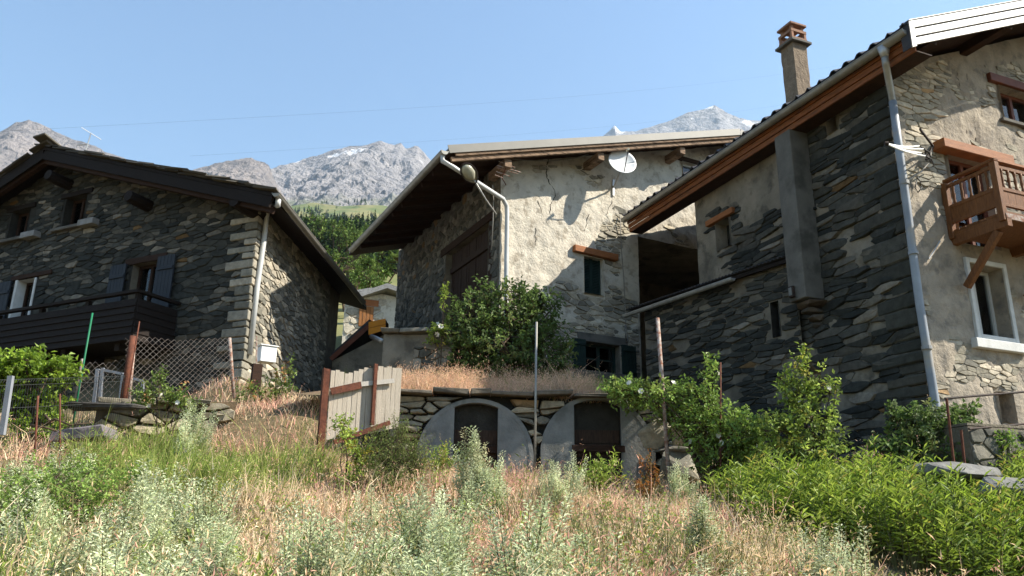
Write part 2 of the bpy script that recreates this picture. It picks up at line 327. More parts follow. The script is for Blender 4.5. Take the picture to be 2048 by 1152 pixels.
# ------------------------------------------------------------------ masonry
def clip(poly, a, b, c):                    # keep a*x+b*y <= c
    out = []
    for i in range(len(poly)):
        p, q = poly[i], poly[(i+1) % len(poly)]; dp = a*p[0]+b*p[1]-c; dq = a*q[0]+b*q[1]-c
        if dp <= 0: out.append(p)
        if (dp < 0 < dq) or (dq < 0 < dp): t = dp/(dp-dq); out.append((p[0]+t*(q[0]-p[0]), p[1]+t*(q[1]-p[1])))
    return out
def cells(region, holes, sz, aspect, seed, keep=None, jit=.5, kf=.62):
    """irregular flat stones: Voronoi cells stretched along the courses; region = convex polygon counter-clockwise in (s,h)"""
    r = random.Random(seed); xs = [p[0] for p in region]; ys = [p[1] for p in region]
    x0, x1, y0, y1 = min(xs)-1, max(xs)+1, min(ys)-1, max(ys)+1
    pts = []; h = y0; sl = 0
    while h < y1:
        ch = sz*r.choice((.6, .75, .9, 1., 1.25, 1.6)); x = x0-r.random()*sz*aspect
        while x < x1:
            w = sz*aspect*r.choice((.45, .7, .9, 1.1, 1.5, 2.))*(.7+.6*ch/sz)
            w *= r.uniform(.8, 1.25); pts.append((x+w/2+r.uniform(-.12, .12)*w, (h+ch/2+r.uniform(-jit, jit)*ch+nz(x, h, seed, .5, 2)*sz*.6)*aspect*kf)); x += w
        h += ch
    ky = aspect*kf
    vs, es, fs, *_ = delaunay_2d_cdt([Vector(p) for p in pts], [], [], 0, 1e-6)
    adj = {}
    cc = []
    for k, f in enumerate(fs):
        a, b, c = (vs[i] for i in f[:3]); d = 2*(a.x*(b.y-c.y)+b.x*(c.y-a.y)+c.x*(a.y-b.y))
        if abs(d) < 1e-9: cc.append(None); continue
        a2, b2, c2 = a.length_squared, b.length_squared, c.length_squared
        cc.append(((a2*(b.y-c.y)+b2*(c.y-a.y)+c2*(a.y-b.y))/d, (a2*(c.x-b.x)+b2*(a.x-c.x)+c2*(b.x-a.x))/d))
        for i in f: adj.setdefault(i, []).append(k)
    n = len(region); hp = []
    for i in range(n):
        p, q = region[i], region[(i+1) % n]; nxv, nyv = q[1]-p[1], -(q[0]-p[0]); l = math.hypot(nxv, nyv); hp.append((nxv/l, nyv/l, (nxv*p[0]+nyv*p[1])/l))
    out = []
    for i, ks in adj.items():
        c = vs[i]; c0 = (c.x, c.y/ky)
        if any(a*c0[0]+b*c0[1] > d+.05 for a, b, d in hp): continue
        if keep and not keep(*c0): continue
        if any(h[0] < c0[0] < h[1] and h[2] < c0[1] < h[3] for h in holes): continue
        poly = [cc[k] for k in ks if cc[k]]
        if len(poly) < 3: continue
        poly.sort(key=lambda p: math.atan2(p[1]-c.y, p[0]-c.x)); poly = [(p[0], p[1]/ky) for p in poly]
        if max(abs(p[0]-c0[0]) for p in poly) > 3*sz*aspect: continue
        for a, b, d in hp:
            poly = clip(poly, a, b, d)
            if len(poly) < 3: break
        if len(poly) < 3: continue
        for h in holes:
            if max(p[0] for p in poly) > h[0] and min(p[0] for p in poly) < h[1] and max(p[1] for p in poly) > h[2] and min(p[1] for p in poly) < h[3]:
                g = [(h[0]-c0[0], (1, 0, h[0])), (c0[0]-h[1], (-1, 0, -h[1])), (h[2]-c0[1], (0, 1, h[2])), (c0[1]-h[3], (0, -1, -h[3]))]
                poly = clip(poly, *max(g)[1])
                if len(poly) < 3: break
        if len(poly) < 3: continue
        A = sum(poly[k][0]*poly[(k+1) % len(poly)][1]-poly[(k+1) % len(poly)][0]*poly[k][1] for k in range(len(poly)))/2
        if abs(A) > .12*sz*sz: out.append((abs(A), poly))
    out.sort(key=lambda t: -t[0]); return out
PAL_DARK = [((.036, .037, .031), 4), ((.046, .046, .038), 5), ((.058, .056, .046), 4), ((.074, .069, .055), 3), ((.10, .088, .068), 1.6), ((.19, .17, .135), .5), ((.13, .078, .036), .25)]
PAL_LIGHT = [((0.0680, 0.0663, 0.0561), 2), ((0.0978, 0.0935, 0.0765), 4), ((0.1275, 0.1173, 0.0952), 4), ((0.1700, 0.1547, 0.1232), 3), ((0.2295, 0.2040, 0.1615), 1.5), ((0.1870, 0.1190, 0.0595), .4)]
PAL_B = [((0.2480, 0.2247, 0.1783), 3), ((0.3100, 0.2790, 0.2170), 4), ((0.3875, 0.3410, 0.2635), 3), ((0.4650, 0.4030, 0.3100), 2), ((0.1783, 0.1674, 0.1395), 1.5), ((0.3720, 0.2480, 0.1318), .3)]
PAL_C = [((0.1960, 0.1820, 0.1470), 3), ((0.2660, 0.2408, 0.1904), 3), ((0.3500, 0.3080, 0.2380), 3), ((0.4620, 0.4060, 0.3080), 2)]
PAL_A = [((0.0269, 0.0286, 0.0253), 4), ((0.0356, 0.0365, 0.0317), 5), ((0.0460, 0.0460, 0.0396), 4), ((0.0618, 0.0594, 0.0491), 4), ((0.0871, 0.0792, 0.0634), 3.5), ((0.1346, 0.1204, 0.0950), 2.2), ((0.1901, 0.1663, 0.1307), .8), ((0.1267, 0.0752, 0.0317), .1)]  # stone tones lowered to deepen the walls that lie in shade
PAL_QUOIN = [((.17, .16, .13), 3), ((.23, .213, .172), 4), ((.30, .27, .215), 3), ((.36, .32, .255), 1)]  # corner stones lightened, the sun on them is put into the colour
PAL_F = [((.13, .125, .105), 2), ((.18, .17, .14), 4), ((.24, .22, .178), 4), ((.31, .28, .225), 3), ((.40, .355, .28), 1.5)]  # sunlit side: same stone made paler to carry the sunlight
def pick(pal, r):
    t = r.random()*sum(w for _, w in pal)
    for c, w in pal:
        t -= w
        if t <= 0: break
    k = r.uniform(.85, 1.2); return tuple(v*k for v in c)
def stone_mb(mb, pl, poly, depth, col, r, gap=.012, o0=0.):
    n0 = len(poly); cx = sum(p[0] for p in poly)/n0; cy = sum(p[1] for p in poly)/n0
    sz = math.sqrt(max(1e-4, abs(sum(poly[k][0]*poly[(k+1) % n0][1]-poly[(k+1) % n0][0]*poly[k][1] for k in range(n0))/2)))
    ring = []
    for k in range(n0):                     # cut the corners
        p, q = poly[k], poly[(k+1) % n0]
        if math.hypot(q[0]-p[0], q[1]-p[1]) < sz*.12: ring.append(((p[0]+q[0])/2, (p[1]+q[1])/2)); continue
        for t in (r.uniform(.07, .17), r.uniform(.83, .93)): ring.append((p[0]+t*(q[0]-p[0])+r.uniform(-.03, .03)*sz, p[1]+t*(q[1]-p[1])+r.uniform(-.03, .03)*sz))
    n = len(ring)
    def sh(p, g):
        dx, dy = p[0]-cx, p[1]-cy; l = math.hypot(dx, dy)+1e-6; k = max(.3, (l-g)/l); return cx+dx*k, cy+dy*k
    ta, tb = r.uniform(-.22, .22), r.uniform(-.25, .15); vs = []
    for p in ring: q = sh(p, gap); vs.append(pl.pt(q[0], q[1], o0-.03))
    for p in ring: q = sh(p, gap*1.15); vs.append(pl.pt(q[0], q[1], o0+depth*(.55+r.uniform(-.1, .1))))
    for p in ring:
        q = sh(p, gap+sz*r.uniform(.05, .11)); d = depth+(q[0]-cx)*ta*.5+(q[1]-cy)*tb+r.uniform(-.1, .1)*depth; vs.append(pl.pt(q[0], q[1], o0+max(.2*depth, d)))
    vs.append(pl.pt(cx, cy, o0+depth*1.08)); fs = []
    for k in range(n):
        k2 = (k+1) % n
        fs += [(k, k2, n+k2, n+k), (n+k, n+k2, 2*n+k2, 2*n+k), (2*n+k, 2*n+k2, 3*n)]
    mb.add(vs, fs, col)
def lay(pl, cs, wall, house, nind, seed, pal, depth=(.03, .075), gap=.012, o0=0.):
    """the nind largest stones are objects of their own under the wall, the rest one part of the house"""
    r = random.Random(seed); rest = MB()
    for i, (A, poly) in enumerate(cs):
        d = r.uniform(*depth)*min(1., .6+A*6); c = pick(pal, r)
        if i < nind:
            mb = MB(); stone_mb(mb, pl, poly, d, c, r, gap, o0); obj('stone', mb, M['stone'], wall)
        else: stone_mb(rest, pl, poly, d, c, r, gap, o0)
    if rest.v: tag(obj('small_stones', rest, M['stone'], house), kind='stuff')
def wall(name, pl, top, bot, holes, m, parent, res=.14, disp=None):
    """wall face: top = [(s,h)...] left to right, holes = [(s0,s1,h0,h1)]"""
    mb = MB(); ts = [p[0] for p in top]; th = [p[1] for p in top]; tf = lambda s: float(np.interp(s, ts, th))
    br = sorted(set([round(s, 4) for s in ts]+[round(v, 4) for h in holes for v in h[:2] if ts[0] < v < ts[-1]]))
    dp = disp or (lambda s, h: nz(s, h, 2.3, 2.2, 3)*.012)
    for a, b in zip(br[:-1], br[1:]):
        if b-a < 1e-3: continue
        m_ = (a+b)/2; hs = sorted([h for h in holes if h[0] <= m_ <= h[1]], key=lambda h: h[2]); cur = bot; iv = []
        for h in hs: iv.append((cur, h[2], False)); cur = h[3]
        iv.append((cur, None, True))
        for lo, hi, last in iv:
            hh = (min(tf(a), tf(b)) if last else hi)-lo
            if hh < .005 and not last: continue
            ni = max(1, math.ceil((b-a)/res)); nj = max(1, math.ceil(max(hh, .1)/res)); P = []
            for i in range(ni+1):
                s = a+(b-a)*i/ni; ht = tf(s) if last else hi
                P.append([pl.pt(s, lo+(ht-lo)*j/nj, dp(s, lo+(ht-lo)*j/nj)) for j in range(nj+1)])
            mb.grid(P[::-1])
    return obj(name, mb, m, parent, smooth=True)
def reveal(parent, pl, h, depth, m, out=.02):
    s0, s1, a, b = h; mb = MB()
    for p, q in (((s0, a), (s0, b)), ((s0, b), (s1, b)), ((s1, b), (s1, a)), ((s1, a), (s0, a))):
        mb.add([pl.pt(*p, out), pl.pt(*q, out), pl.pt(*q, -depth), pl.pt(*p, -depth)], [(0, 1, 2, 3)])
    return obj('reveal', mb, m, parent)
def window(parent, pl, h, depth, fm, wallm, mull=True, bars=0, pane='glass', fw=.06, name='window', curtain=False):
    s0, s1, a, b = h; mb = MB(); o = -depth+.02; T = pl.t; Z = V3(0, 0, 1); Nn = pl.n
    def bar(p, q, w=fw, oo=0.): mb.beam(pl.pt(*p, o+oo), pl.pt(*q, o+oo), w, .05, up=Nn)
    e = fw/2
    bar((s0+e, a), (s0+e, b)); bar((s1-e, a), (s1-e, b)); bar((s0+fw, a+e), (s1-fw, a+e)); bar((s0+fw, b-e), (s1-fw, b-e))
    if mull: bar(((s0+s1)/2, a+fw), ((s0+s1)/2, b-fw), fw*1.1, .004)
    for k in range(bars): z = a+(b-a)*(k+1)/(bars+1); bar((s0+fw, z), (s1-fw, z), fw*.5, -.006)
    w = obj(name, mb, fm, parent)
    spl = [(s0+fw*.6, (s0+s1)/2-fw*.4), ((s0+s1)/2+fw*.4, s1-fw*.6)] if mull else [(s0+fw*.6, s1-fw*.6)]
    for u, v in spl:
        g = MB(); g.box(pl.pt((u+v)/2, (a+b)/2, o-.012), T*(v-u)/2, Z*((b-a)/2-fw*.6), Nn*.004); obj('pane', g, M[pane], w)
    if curtain:
        g = MB(); n = 15; P = [[pl.pt(s0+.02+(s1-s0-.04)*i/n, z, o-.08+.015*math.sin(i*1.9)) for z in (a+.05, b-.03)] for i in range(n+1)]; g.grid(P); obj('curtain', g, M['curtain'], w, smooth=True)
    reveal(w, pl, h, depth+.12, wallm)
    g = MB(); g.box(pl.pt((s0+s1)/2, (a+b)/2, -depth-.16), T*((s1-s0)/2+.01), Z*((b-a)/2+.01), Nn*.02); obj('room_dark', g, M['dark'], w)  # black sheet painted in place of the unlit room
    return w
def block(name, pl, s0, s1, h0, h1, o0, o1, m, parent, rot=0., bevel=.008, jit=0.):
    mb = MB(); c = pl.pt((s0+s1)/2, (h0+h1)/2, (o0+o1)/2); T = pl.t*math.cos(rot)+V3(0, 0, 1)*math.sin(rot); Z = np.cross(pl.n, T); Z = Z if Z[2] > 0 else -Z
    mb.box(c, T*(s1-s0)/2, Z*(h1-h0)/2, pl.n*(o1-o0)/2)
    if jit: mb.v = [tuple(np.array(v)+nrs.uniform(-jit, jit, 3)) for v in mb.v]
    return obj(name, mb, m, parent, bevel=bevel)
def gutter(parent, p, q, r, m, n=1, name='gutter'):
    p = np.asarray(p, float); q = np.asarray(q, float); d = (q-p)/np.linalg.norm(q-p); sd = np.cross(d, V3(0, 0, 1)); mb = MB()
    ang = [math.pi+math.pi*k/10 for k in range(11)]
    prof = [(math.cos(a)*r, math.sin(a)*r) for a in ang]+[(math.cos(a)*(r-.006), math.sin(a)*(r-.006)) for a in ang[::-1]]
    k = len(prof); vs = [e+sd*x+V3(0, 0, y) for e in (p, q) for x, y in prof]
    fs = [(i, (i+1) % k, k+(i+1) % k, k+i) for i in range(k)]+[tuple(range(11))[::-1], tuple(k+i for i in range(11))]
    mb.add(vs, fs)
    for sgn in (-1, 1): mb.tube([p+sd*r*sgn, q+sd*r*sgn], .011, 6)
    g = obj(name, mb, m, parent, smooth=False)
    L = np.linalg.norm(q-p)
    for t in np.arange(.55, L-.1, .62):
        jb = MB(); c = p+d*t; P = [[c+d*w+sd*math.cos(a)*(r+.004)+V3(0, 0, math.sin(a)*(r+.004)) for a in ang] for w in (-.014, .014)]; jb.grid(P); obj('gutter_bracket', jb, m, g)
    return g

# ------------------------------------------------------------------ left chalet: stone walls, slab roof, dark balcony
kc = at(508, 500, 15.4)
EP = PL(kc, (.9, -.43), (-.43, -.9)); FP = PL(kc, (.05, 1), (1, -.05))
LH = thing('stone_chalet', 'dark stone chalet with slab roof and black wooden balcony left of the gap', 'house', (kc[0]-3, kc[1]+3, 4.0))
def hole(pl, x0, y0, x1, y1, o=0.):         # opening from its top left and bottom right pixels
    a, b = pl.uv(x0, y0, o), pl.uv(x1, y1, o); return (min(a[0], b[0]), max(a[0], b[0]), min(a[1], b[1]), max(a[1], b[1]))
OV = .62
rdg = EP.uv(92, 284, OV); evr = EP.uv(545, 372, OV)
slope = (rdg[1]-evr[1])/(evr[0]-rdg[0])
roofh = lambda s: rdg[1]-abs(s-rdg[0])*slope
evl = (rdg[0]-(evr[0]-rdg[0])*1.0, evr[1])
h1 = hole(EP, 133, 408, 176, 446); h1 = (h1[0], h1[0]+.72, h1[2], h1[2]+.78)
h2 = (h1[0]-2.05, h1[0]-1.35, h1[2]-.0, h1[3]-.02)
s_, t_ = EP.uv(268, 530); b_ = EP.uv(268, 560)[1]
h3 = (s_, s_+.82, t_-1.75, t_)
s_, t_ = EP.uv(38, 562)
h4 = (s_, s_+.62, t_-1.75, t_)
holesE = [h1, h2, h3, h4]
topE = [(evl[0]+.3, roofh(evl[0]+.3)-.22), (rdg[0], rdg[1]-.22), (0, roofh(0)-.22)]
wE = wall('stone_wall', EP, topE, 3.2, holesE, M['mortar'], LH, .16)
regE = [(evl[0]+.3, 3.2), (0, 3.2), (0, roofh(0)-.24), (rdg[0], rdg[1]-.24), (evl[0]+.3, roofh(evl[0]+.3)-.24)]
wide = lambda h, m_=.09: (h[0]-m_, h[1]+m_, h[2]-m_*.6, h[3]+m_)
qE = lambda s, h: s < -.02
csE = [c for c in cells(regE, [wide(h) for h in holesE], .082, 3.3, 5, jit=.33, kf=.85) if min(p[0] for p in c[1]) > -11.4]
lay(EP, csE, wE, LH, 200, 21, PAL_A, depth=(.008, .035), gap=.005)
LF = 6.6
topF = [(0, roofh(0)-.22), (LF, roofh(0)-.22)]
wF = wall('stone_wall', FP, topF, 3.2, [], M['mortar_light'], LH, .16)
csF = cells([(0, 3.2), (5.6, 3.2), (5.6, roofh(0)-.24), (0, roofh(0)-.24)], [], .085, 2.8, 6, jit=.36, kf=.8)
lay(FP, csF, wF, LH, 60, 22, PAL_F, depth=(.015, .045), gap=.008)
# long quoins alternate round the corner
r = random.Random(3); z = 3.4; k = 0
while z < roofh(0)-.35:
    hh = r.uniform(.12, .24); L1 = r.uniform(.45, .75) if k % 2 else r.uniform(.22, .36); L2 = r.uniform(.22, .36) if k % 2 else r.uniform(.4, .65)
    mb = MB(); c = pick(PAL_QUOIN, r); g = .012; e = .06+r.uniform(-.015, .02)
    P = kc.copy(); P[2] = 0
    base = [P+EP.n*e+FP.n*e*1.2, P-EP.t*L1+EP.n*e, P-EP.t*L1-EP.n*.1, P-FP.n*.2+FP.t*.2, P+FP.t*L2-FP.n*.1, P+FP.t*L2+FP.n*e]
    rt = r.uniform(-.02, .02)
    mb.prism([b+V3(r.uniform(-.012, .012), r.uniform(-.012, .012), z+g+(r.uniform(-.012, .012))) for b in base[::-1]], V3(rt*.3, 0, hh-2*g), c)
    obj('quoin', mb, M['stone'], LH, bevel=.016); z += hh; k += 1
# unseen walls close the house
mb = MB(); bl = EP.pt(evl[0]+.3, 3.2); back = FP.t*LF
mb.add([bl, bl+V3(0, 0, 4.5), bl+back+V3(0, 0, 4.5), bl+back], [(0, 1, 2, 3)])
mb.add([kc*V3(1, 1, 0)+back+V3(0, 0, 3.2), kc*V3(1, 1, 0)+back+V3(0, 0, roofh(0)), EP.pt(rdg[0], rdg[1]-.2)+back, bl+back+V3(0, 0, 4.5), bl+back], [(0, 1, 2, 3, 4)])
obj('stone_wall', mb, M['mortar'], LH)
# roof: boards, slabs
RD = FP.t; RL = 8.4
Rp = EP.pt(rdg[0], rdg[1]-.14, OV); Ep = EP.pt(evr[0], evr[1]-.14, OV); El = EP.pt(evl[0], evl[1]-.14, OV)
mb = MB(); mb.prism([Rp, Ep, Ep-V3(0, 0, .07), Rp-V3(0, 0, .07)], RD*RL); mb.prism([El, Rp, Rp-V3(0, 0, .07), El-V3(0, 0, .07)], RD*RL)
roofL = obj('roof', mb, M['wood_black'], LH)
mb = MB(); up = V3(0, 0, .075)
mb.prism([Rp+RD*1.0+up, Ep+RD*1.0+up, Ep+RD*1.0+V3(0, 0, .003), Rp+RD*1.0+V3(0, 0, .003)], RD*(RL-1)); mb.prism([El+RD*1.0+up, Rp+RD*1.0+up, Rp+RD*1.0+V3(0, 0, .003), El+RD*1.0+V3(0, 0, .003)], RD*(RL-1))
obj('slab_cover', mb, M['slate'], roofL)
r = random.Random(9)
for A0, A1 in ((Ep, Rp), (El, Rp)):
    d = A1-A0; L = np.linalg.norm(d); d = d/L; nn = np.cross(RD, d); nn = nn if nn[2] > 0 else -nn; t = -.06; row = 0
    while t < L-.1:
        ln = r.uniform(.42, .6)
        for c_ in range(2):
            w = r.uniform(.5, .62); y0 = -.07+r.uniform(-.05, .06)+c_*.6
            mb = MB(); c0 = A0+d*(t+ln/2)+RD*(y0+w/2)+nn*(.045+.035*(1 if row % 2 else 0))
            tl = d*math.cos(.07)+nn*(-math.sin(.07))*-1*(-1); col = pick([((.10, .085, .065), 3), ((.07, .062, .052), 3), ((.14, .12, .085), 2)], r)
            mb.box(c0, (d-nn*.055)*ln*.62, RD*w/2, nn*r.uniform(.016, .028), col)
            mb.v = [tuple(np.array(v)+np.array([r.uniform(-.03, .03), r.uniform(-.03, .03), r.uniform(-.008, .008)])) for v in mb.v]
            obj('slab', mb, M['slate'], roofL)
        t += r.uniform(.24, .36); row += 1
mb = MB(); mb.box(Rp+RD*.15+V3(0, 0, .17), EP.t*.22, RD*.45, V3(0, 0, .025), (.16, .14, .10)); obj('ridge_slab', mb, M['slate'], roofL, bevel=.01)
mb = MB(); mb.box(Rp+RD*5+V3(0, 0, .15), EP.t*.2, RD*4.4, V3(0, 0, .02), (.11, .10, .08)); obj('ridge_slab', mb, M['slate'], roofL)
# verge boards and rafters
for A0, A1 in ((Ep, Rp), (El, Rp)):
    mb = MB(); mb.beam(A0+RD*.03-V3(0, 0, .19), A1+RD*.03-V3(0, 0, .19), .05, .22, up=V3(0, 0, 1)); obj('verge_board', mb, M['wood_black'], roofL)
    mb = MB(); mb.beam(A0+RD*.16-V3(0, 0, .30), A1+RD*.16-V3(0, 0, .30), .12, .14, up=V3(0, 0, 1)); obj('rafter', mb, M['wood_dark'], roofL)
for px, py in ((470, 402), (258, 392), (98, 350)):   # purlin ends carrying the overhang
    s, h = EP.uv(px, py, OV-.05); mb = MB(); mb.tube([EP.pt(s, h, OV-.02), EP.pt(s, h-.02, .3), EP.pt(s, h-.04, -.3)], [.13, .145, .15], 9); obj('purlin', mb, M['wood_black'], roofL)
gl = gutter(LH, Ep+FP.n*.10-V3(0, 0, .03)-RD*.05, Ep+FP.n*.10-V3(0, 0, .05)+RD*7.6, .075, M['zinc'])
mb = MB(); G0 = Ep+FP.n*.1-V3(0, 0, .1)+RD*.12
w0 = lambda px, py, o=.1: EP.pt(*EP.uv(px, py, o), o)
pp = [G0, G0-V3(0, 0, .12), FP.pt(.18, EP.uv(545, 400)[1], .12), FP.pt(.18, EP.uv(545, 480)[1], .11), FP.pt(.13, EP.uv(535, 560)[1], .10), FP.pt(.12, 4.9, .1)]
mb.tube(pp, .055, 10); obj('downpipe', mb, M['pipe_white'], LH, smooth=True)
# upper windows
for i, h in enumerate((h1, h2)):
    w = window(LH, EP, h, .22, M['wood_dark'], M['mortar'], curtain=i == 0)
    block('sill', EP, h[0]-.25, h[1]+.03, h[2]-.09, h[2]-.012, -.05, .13, M['concrete'], w, rot=0)
    block('lintel', EP, h[0]-.2, h[1]+.2, h[3]+.005, h[3]+.13, -.1, .05, M['wood_black'], w)
    block('support_stone', EP, h[1]+.1, h[1]+.62, h[2]-.13, h[2]+.02, 0, .2, M['slate'], LH)
w = window(LH, EP, h3, .2, M['wood_dark'], M['mortar_light'], curtain=True)
block('lintel', EP, h3[0]-.25, h3[1]+.2, h3[3]+.006, h3[3]+.15, -.1, .04, M['wood_dark'], w)
w4 = window(LH, EP, h4, .25, M['wood_dark'], M['white_surround'], mull=False, curtain=True)
block('surround', EP, h4[0]-.09, h4[0]-.003, h4[2], h4[3]+.02, .0, .035, M['white_surround'], w4); block('surround', EP, h4[1]+.003, h4[1]+.07, h4[2], h4[3], .0, .035, M['white_surround'], w4)
block('lintel', EP, h4[0]-.25, h4[1]+.6, h4[3]+.02, h4[3]+.13, -.1, .05, M['wood_dark'], w4)
def shutter(parent, pl, s0, s1, h0, h1, o, m, n=5):
    mb = MB()
    for k in range(n): a = s0+(s1-s0)*k/n; mb.box(pl.pt(a+(s1-s0)/n/2, (h0+h1)/2, o), pl.t*((s1-s0)/n/2-.004), V3(0, 0, (h1-h0)/2), pl.n*.016)
    sh = obj('shutter', mb, m, parent)
    for z in (h0+(h1-h0)*.16, h0+(h1-h0)*.84): block('batten', pl, s0+.02, s1-.02, z-.04, z+.04, o+.017, o+.04, m, sh)
    return sh
shutter(LH, EP, h3[0]-.62, h3[0]-.12, h3[2], h3[3]+.02, .09, M['shutter_blue']); shutter(LH, EP, h3[1]+.03, h3[1]+.55, h3[2], h3[3]+.04, .09, M['shutter_blue'])
shutter(LH, EP, h4[0]-.85, h4[0]-.14, h4[2], h4[3], .09, M['shutter_blue'])
# balcony of lapped dark boards
BO = 1.05
c1 = EP.uv(277, 582, BO); b1 = EP.uv(270, 678, BO); sR = c1[0]; zt = c1[1]; zb = b1[1]; sL = sR-9.5
bal = MB(); bal.box(EP.pt((sL+sR)/2, zb+.05, BO/2), EP.t*(sR-sL)/2, EP.n*(BO/2-.03), V3(0, 0, .045)); balo = obj('balcony', bal, M['wood_black'], LH)
nb = 6; bh = (zt-.16-zb)/nb
for k in range(nb):
    z0 = zb+k*bh
    mb = MB(); mb.prism([EP.pt(sL, z0, BO-.01), EP.pt(sL, z0, BO+.035), EP.pt(sL, z0+bh+.012, BO+.005), EP.pt(sL, z0+bh+.012, BO-.01)], EP.t*(sR-sL)); obj('board', mb, M['wood_black'], balo)
    mb = MB(); mb.prism([EP.pt(sR+.005, z0, 0.06), EP.pt(sR+.045, z0, .06), EP.pt(sR+.02, z0+bh+.012, .06), EP.pt(sR+.005, z0+bh+.012, .06)], EP.n*(BO-.06)); obj('board', mb, M['wood_black'], balo)
for p, q in ((EP.pt(sL, zt, BO), EP.pt(sR+.04, zt, BO)), (EP.pt(sR, zt, .0), EP.pt(sR, zt, BO-.05))): mb = MB(); mb.beam(p, q, .11, .06); obj('handrail', mb, M['wood_black'], balo)
for s in np.arange(sR-.05, sL, -1.45): block('rail_post', EP, s-.045, s+.045, zb, zt-.03, BO-.11, BO-.015, M['wood_black'], balo, bevel=0)
for s in np.arange(sR-.5, sL, -1.6): block('joist', EP, s-.07, s+.07, zb-.16, zb, -.1, BO-.1, M['wood_black'], balo, bevel=0)
# aerial on the ridge
ap = at(168, 290, 17.2); at_ = at(182, 266, 17.2)
an = thing('roof_aerial', 'thin pole aerial with crossed white rods above the slab roof', 'antenna', ap)
mb = MB(); mb.tube([at(172, 292, 17.2)-V3(0, 0, .25), at_], .012, 6); obj('mast', mb, M['galv'], an)
mb = MB(); mb.tube([at(163, 255, 17.2), at(202, 279, 17.2)], .009, 6); obj('rod', mb, M['white_paint'], an)
mb = MB(); mb.tube([at(155, 290, 17.2), at(174, 289, 17.2)], .012, 6); obj('rod', mb, M['galv'], an)

# ------------------------------------------------------------------ middle barn house: rendered gable, stone side, sheet metal roof
CP = PL((-.3, 17.7), (.88, .47), (.47, -.88)); DP = PL((-.3, 17.7), (.45, -.89), (-.89, -.45))
MH = thing('barn_house', 'cream rendered barn house with cracked gable and pale metal roof between the two stone houses', 'house', CP.pt(3, 4.2, -3))
VO = .8
ev = CP.uv(897, 296, VO); rg = CP.uv(1480, 262, VO); sl = (rg[1]-ev[1])/(rg[0]-ev[0]); rh = lambda s: rg[1]-abs(s-rg[0])*sl
SR = 2*rg[0]-ev[0]
h1 = hole(CP, 1167, 512, 1207, 592); h2 = hole(CP, 1170, 683, 1240, 750); h3_ = hole(CP, 1364, 322, 1400, 350); h3_ = (h3_[0], h3_[1]+.3, h3_[2]-.3, h3_[3])
h4_ = (4.05, 9.0, 3.6, 9.05)
holesC = [h1, h2, h3_, h4_]
def bare(s, h):                             # where the render has fallen off
    v = nz(s, h, 5., .8, 4)
    k = -.22
    k += max(0, .55-abs(h-7.1)*.9) if s > 1.2 else 0
    k += .62 if h < 6.5 else 0
    k += max(0, .5-math.hypot((s-3.3)*.8, h-8.5)*.55)
    k += max(0, .5-math.hypot(s-5.8, (h-11.7)*1.2)*.7)
    k -= max(0, .5-math.hypot(s-1., h-8.6)*.3)
    return v*.75+k > .12
def dC(s, h):
    d = nz(s, h, 1.2, 1.1, 4)*.035+nz(s, h, 7.7, 6., 3)*.012+nz(s, h, 4.2, 17., 2)*.005
    return d-(.03 if bare(s, h) else 0)
topC = [(0, rh(0)-.12), (rg[0], rg[1]-.12), (SR-1.7, rh(SR-1.7)-.12)]
topC2 = [(0, rh(0)-.12), (rg[0], rg[1]-.12), (9.2, rh(9.2)-.12)]
wC = wall('rendered_wall', CP, topC2, 3.4, holesC, M['plaster'], MH, .055, dC)
csC = cells([(0, 3.4), (7.5, 3.4), (7.5, rh(7.5)-.5), (0, rh(0)-.2)], [wide(h, .05) for h in holesC], .085, 2.6, 31, keep=bare, jit=.33, kf=.85)
lay(CP, csC, wC, MH, 110, 41, PAL_C, depth=(.025, .045), gap=.012, o0=-.035)
# cracks in the render
def crack(pl, pts, w, parent, o=.03):
    mb = MB(); r = random.Random(len(pts)*7+int(pts[0][0])); P = [pl.uv(*p) for p in pts]; Q = []
    for a, b in zip(P[:-1], P[1:]):
        n = max(2, int(math.hypot(b[0]-a[0], b[1]-a[1])/.06))
        for i in range(n): t = i/n; Q.append((a[0]+(b[0]-a[0])*t+r.uniform(-.03, .03), a[1]+(b[1]-a[1])*t+r.uniform(-.015, .015)))
    Q.append(P[-1]); rows = []
    for i, (s, h) in enumerate(Q):
        ww = w*(.35+.8*r.random())*(1-.6*i/len(Q)); oo = dC(s, h)+.006
        rows.append([pl.pt(s-ww, h, oo), pl.pt(s+ww, h+r.uniform(-.01, .01), oo)])
    mb.grid(rows); return obj('crack', mb, M['crack'], parent)
crack(CP, [(1097, 318), (1093, 345), (1096, 365), (1109, 380), (1113, 392), (1100, 410), (1101, 430)], .022, wC)
crack(CP, [(1076, 402), (1084, 425), (1092, 440), (1098, 450)], .014, wC)
crack(CP, [(1176, 428), (1173, 448), (1168, 462)], .014, wC)
crack(CP, [(1071, 455), (1072, 478), (1071, 490), (1088, 503)], .011, wC)
crack(CP, [(1290, 385), (1300, 375), (1313, 368)], .009, wC)
crack(CP, [(1225, 400), (1212, 430), (1222, 450)], .009, wC)
topD = [(-7.45, rh(0)-.1), (0, rh(0)-.1)]
hd = hole(DP, 890, 512, 968, 640); hd = (-3.3, -.62, 5.0, 8.85)
wD = wall('stone_wall', DP, topD, 3.6, [hd], M['mortar_light'], MH, .15)
csD = cells([(-7.45, 3.6), (-.05, 3.6), (-.05, rh(0)-.12), (-7.45, rh(0)-.12)], [wide(hd, .04)], .10, 2.0, 33, jit=.45)
lay(DP, csD, wD, MH, 160, 43, PAL_LIGHT, depth=(.015, .035), gap=.012)
mb = MB(); q0 = DP.pt(-7.45, 3.6); q1 = CP.pt(SR-1.7, 3.6); bk = -DP.t*7.45
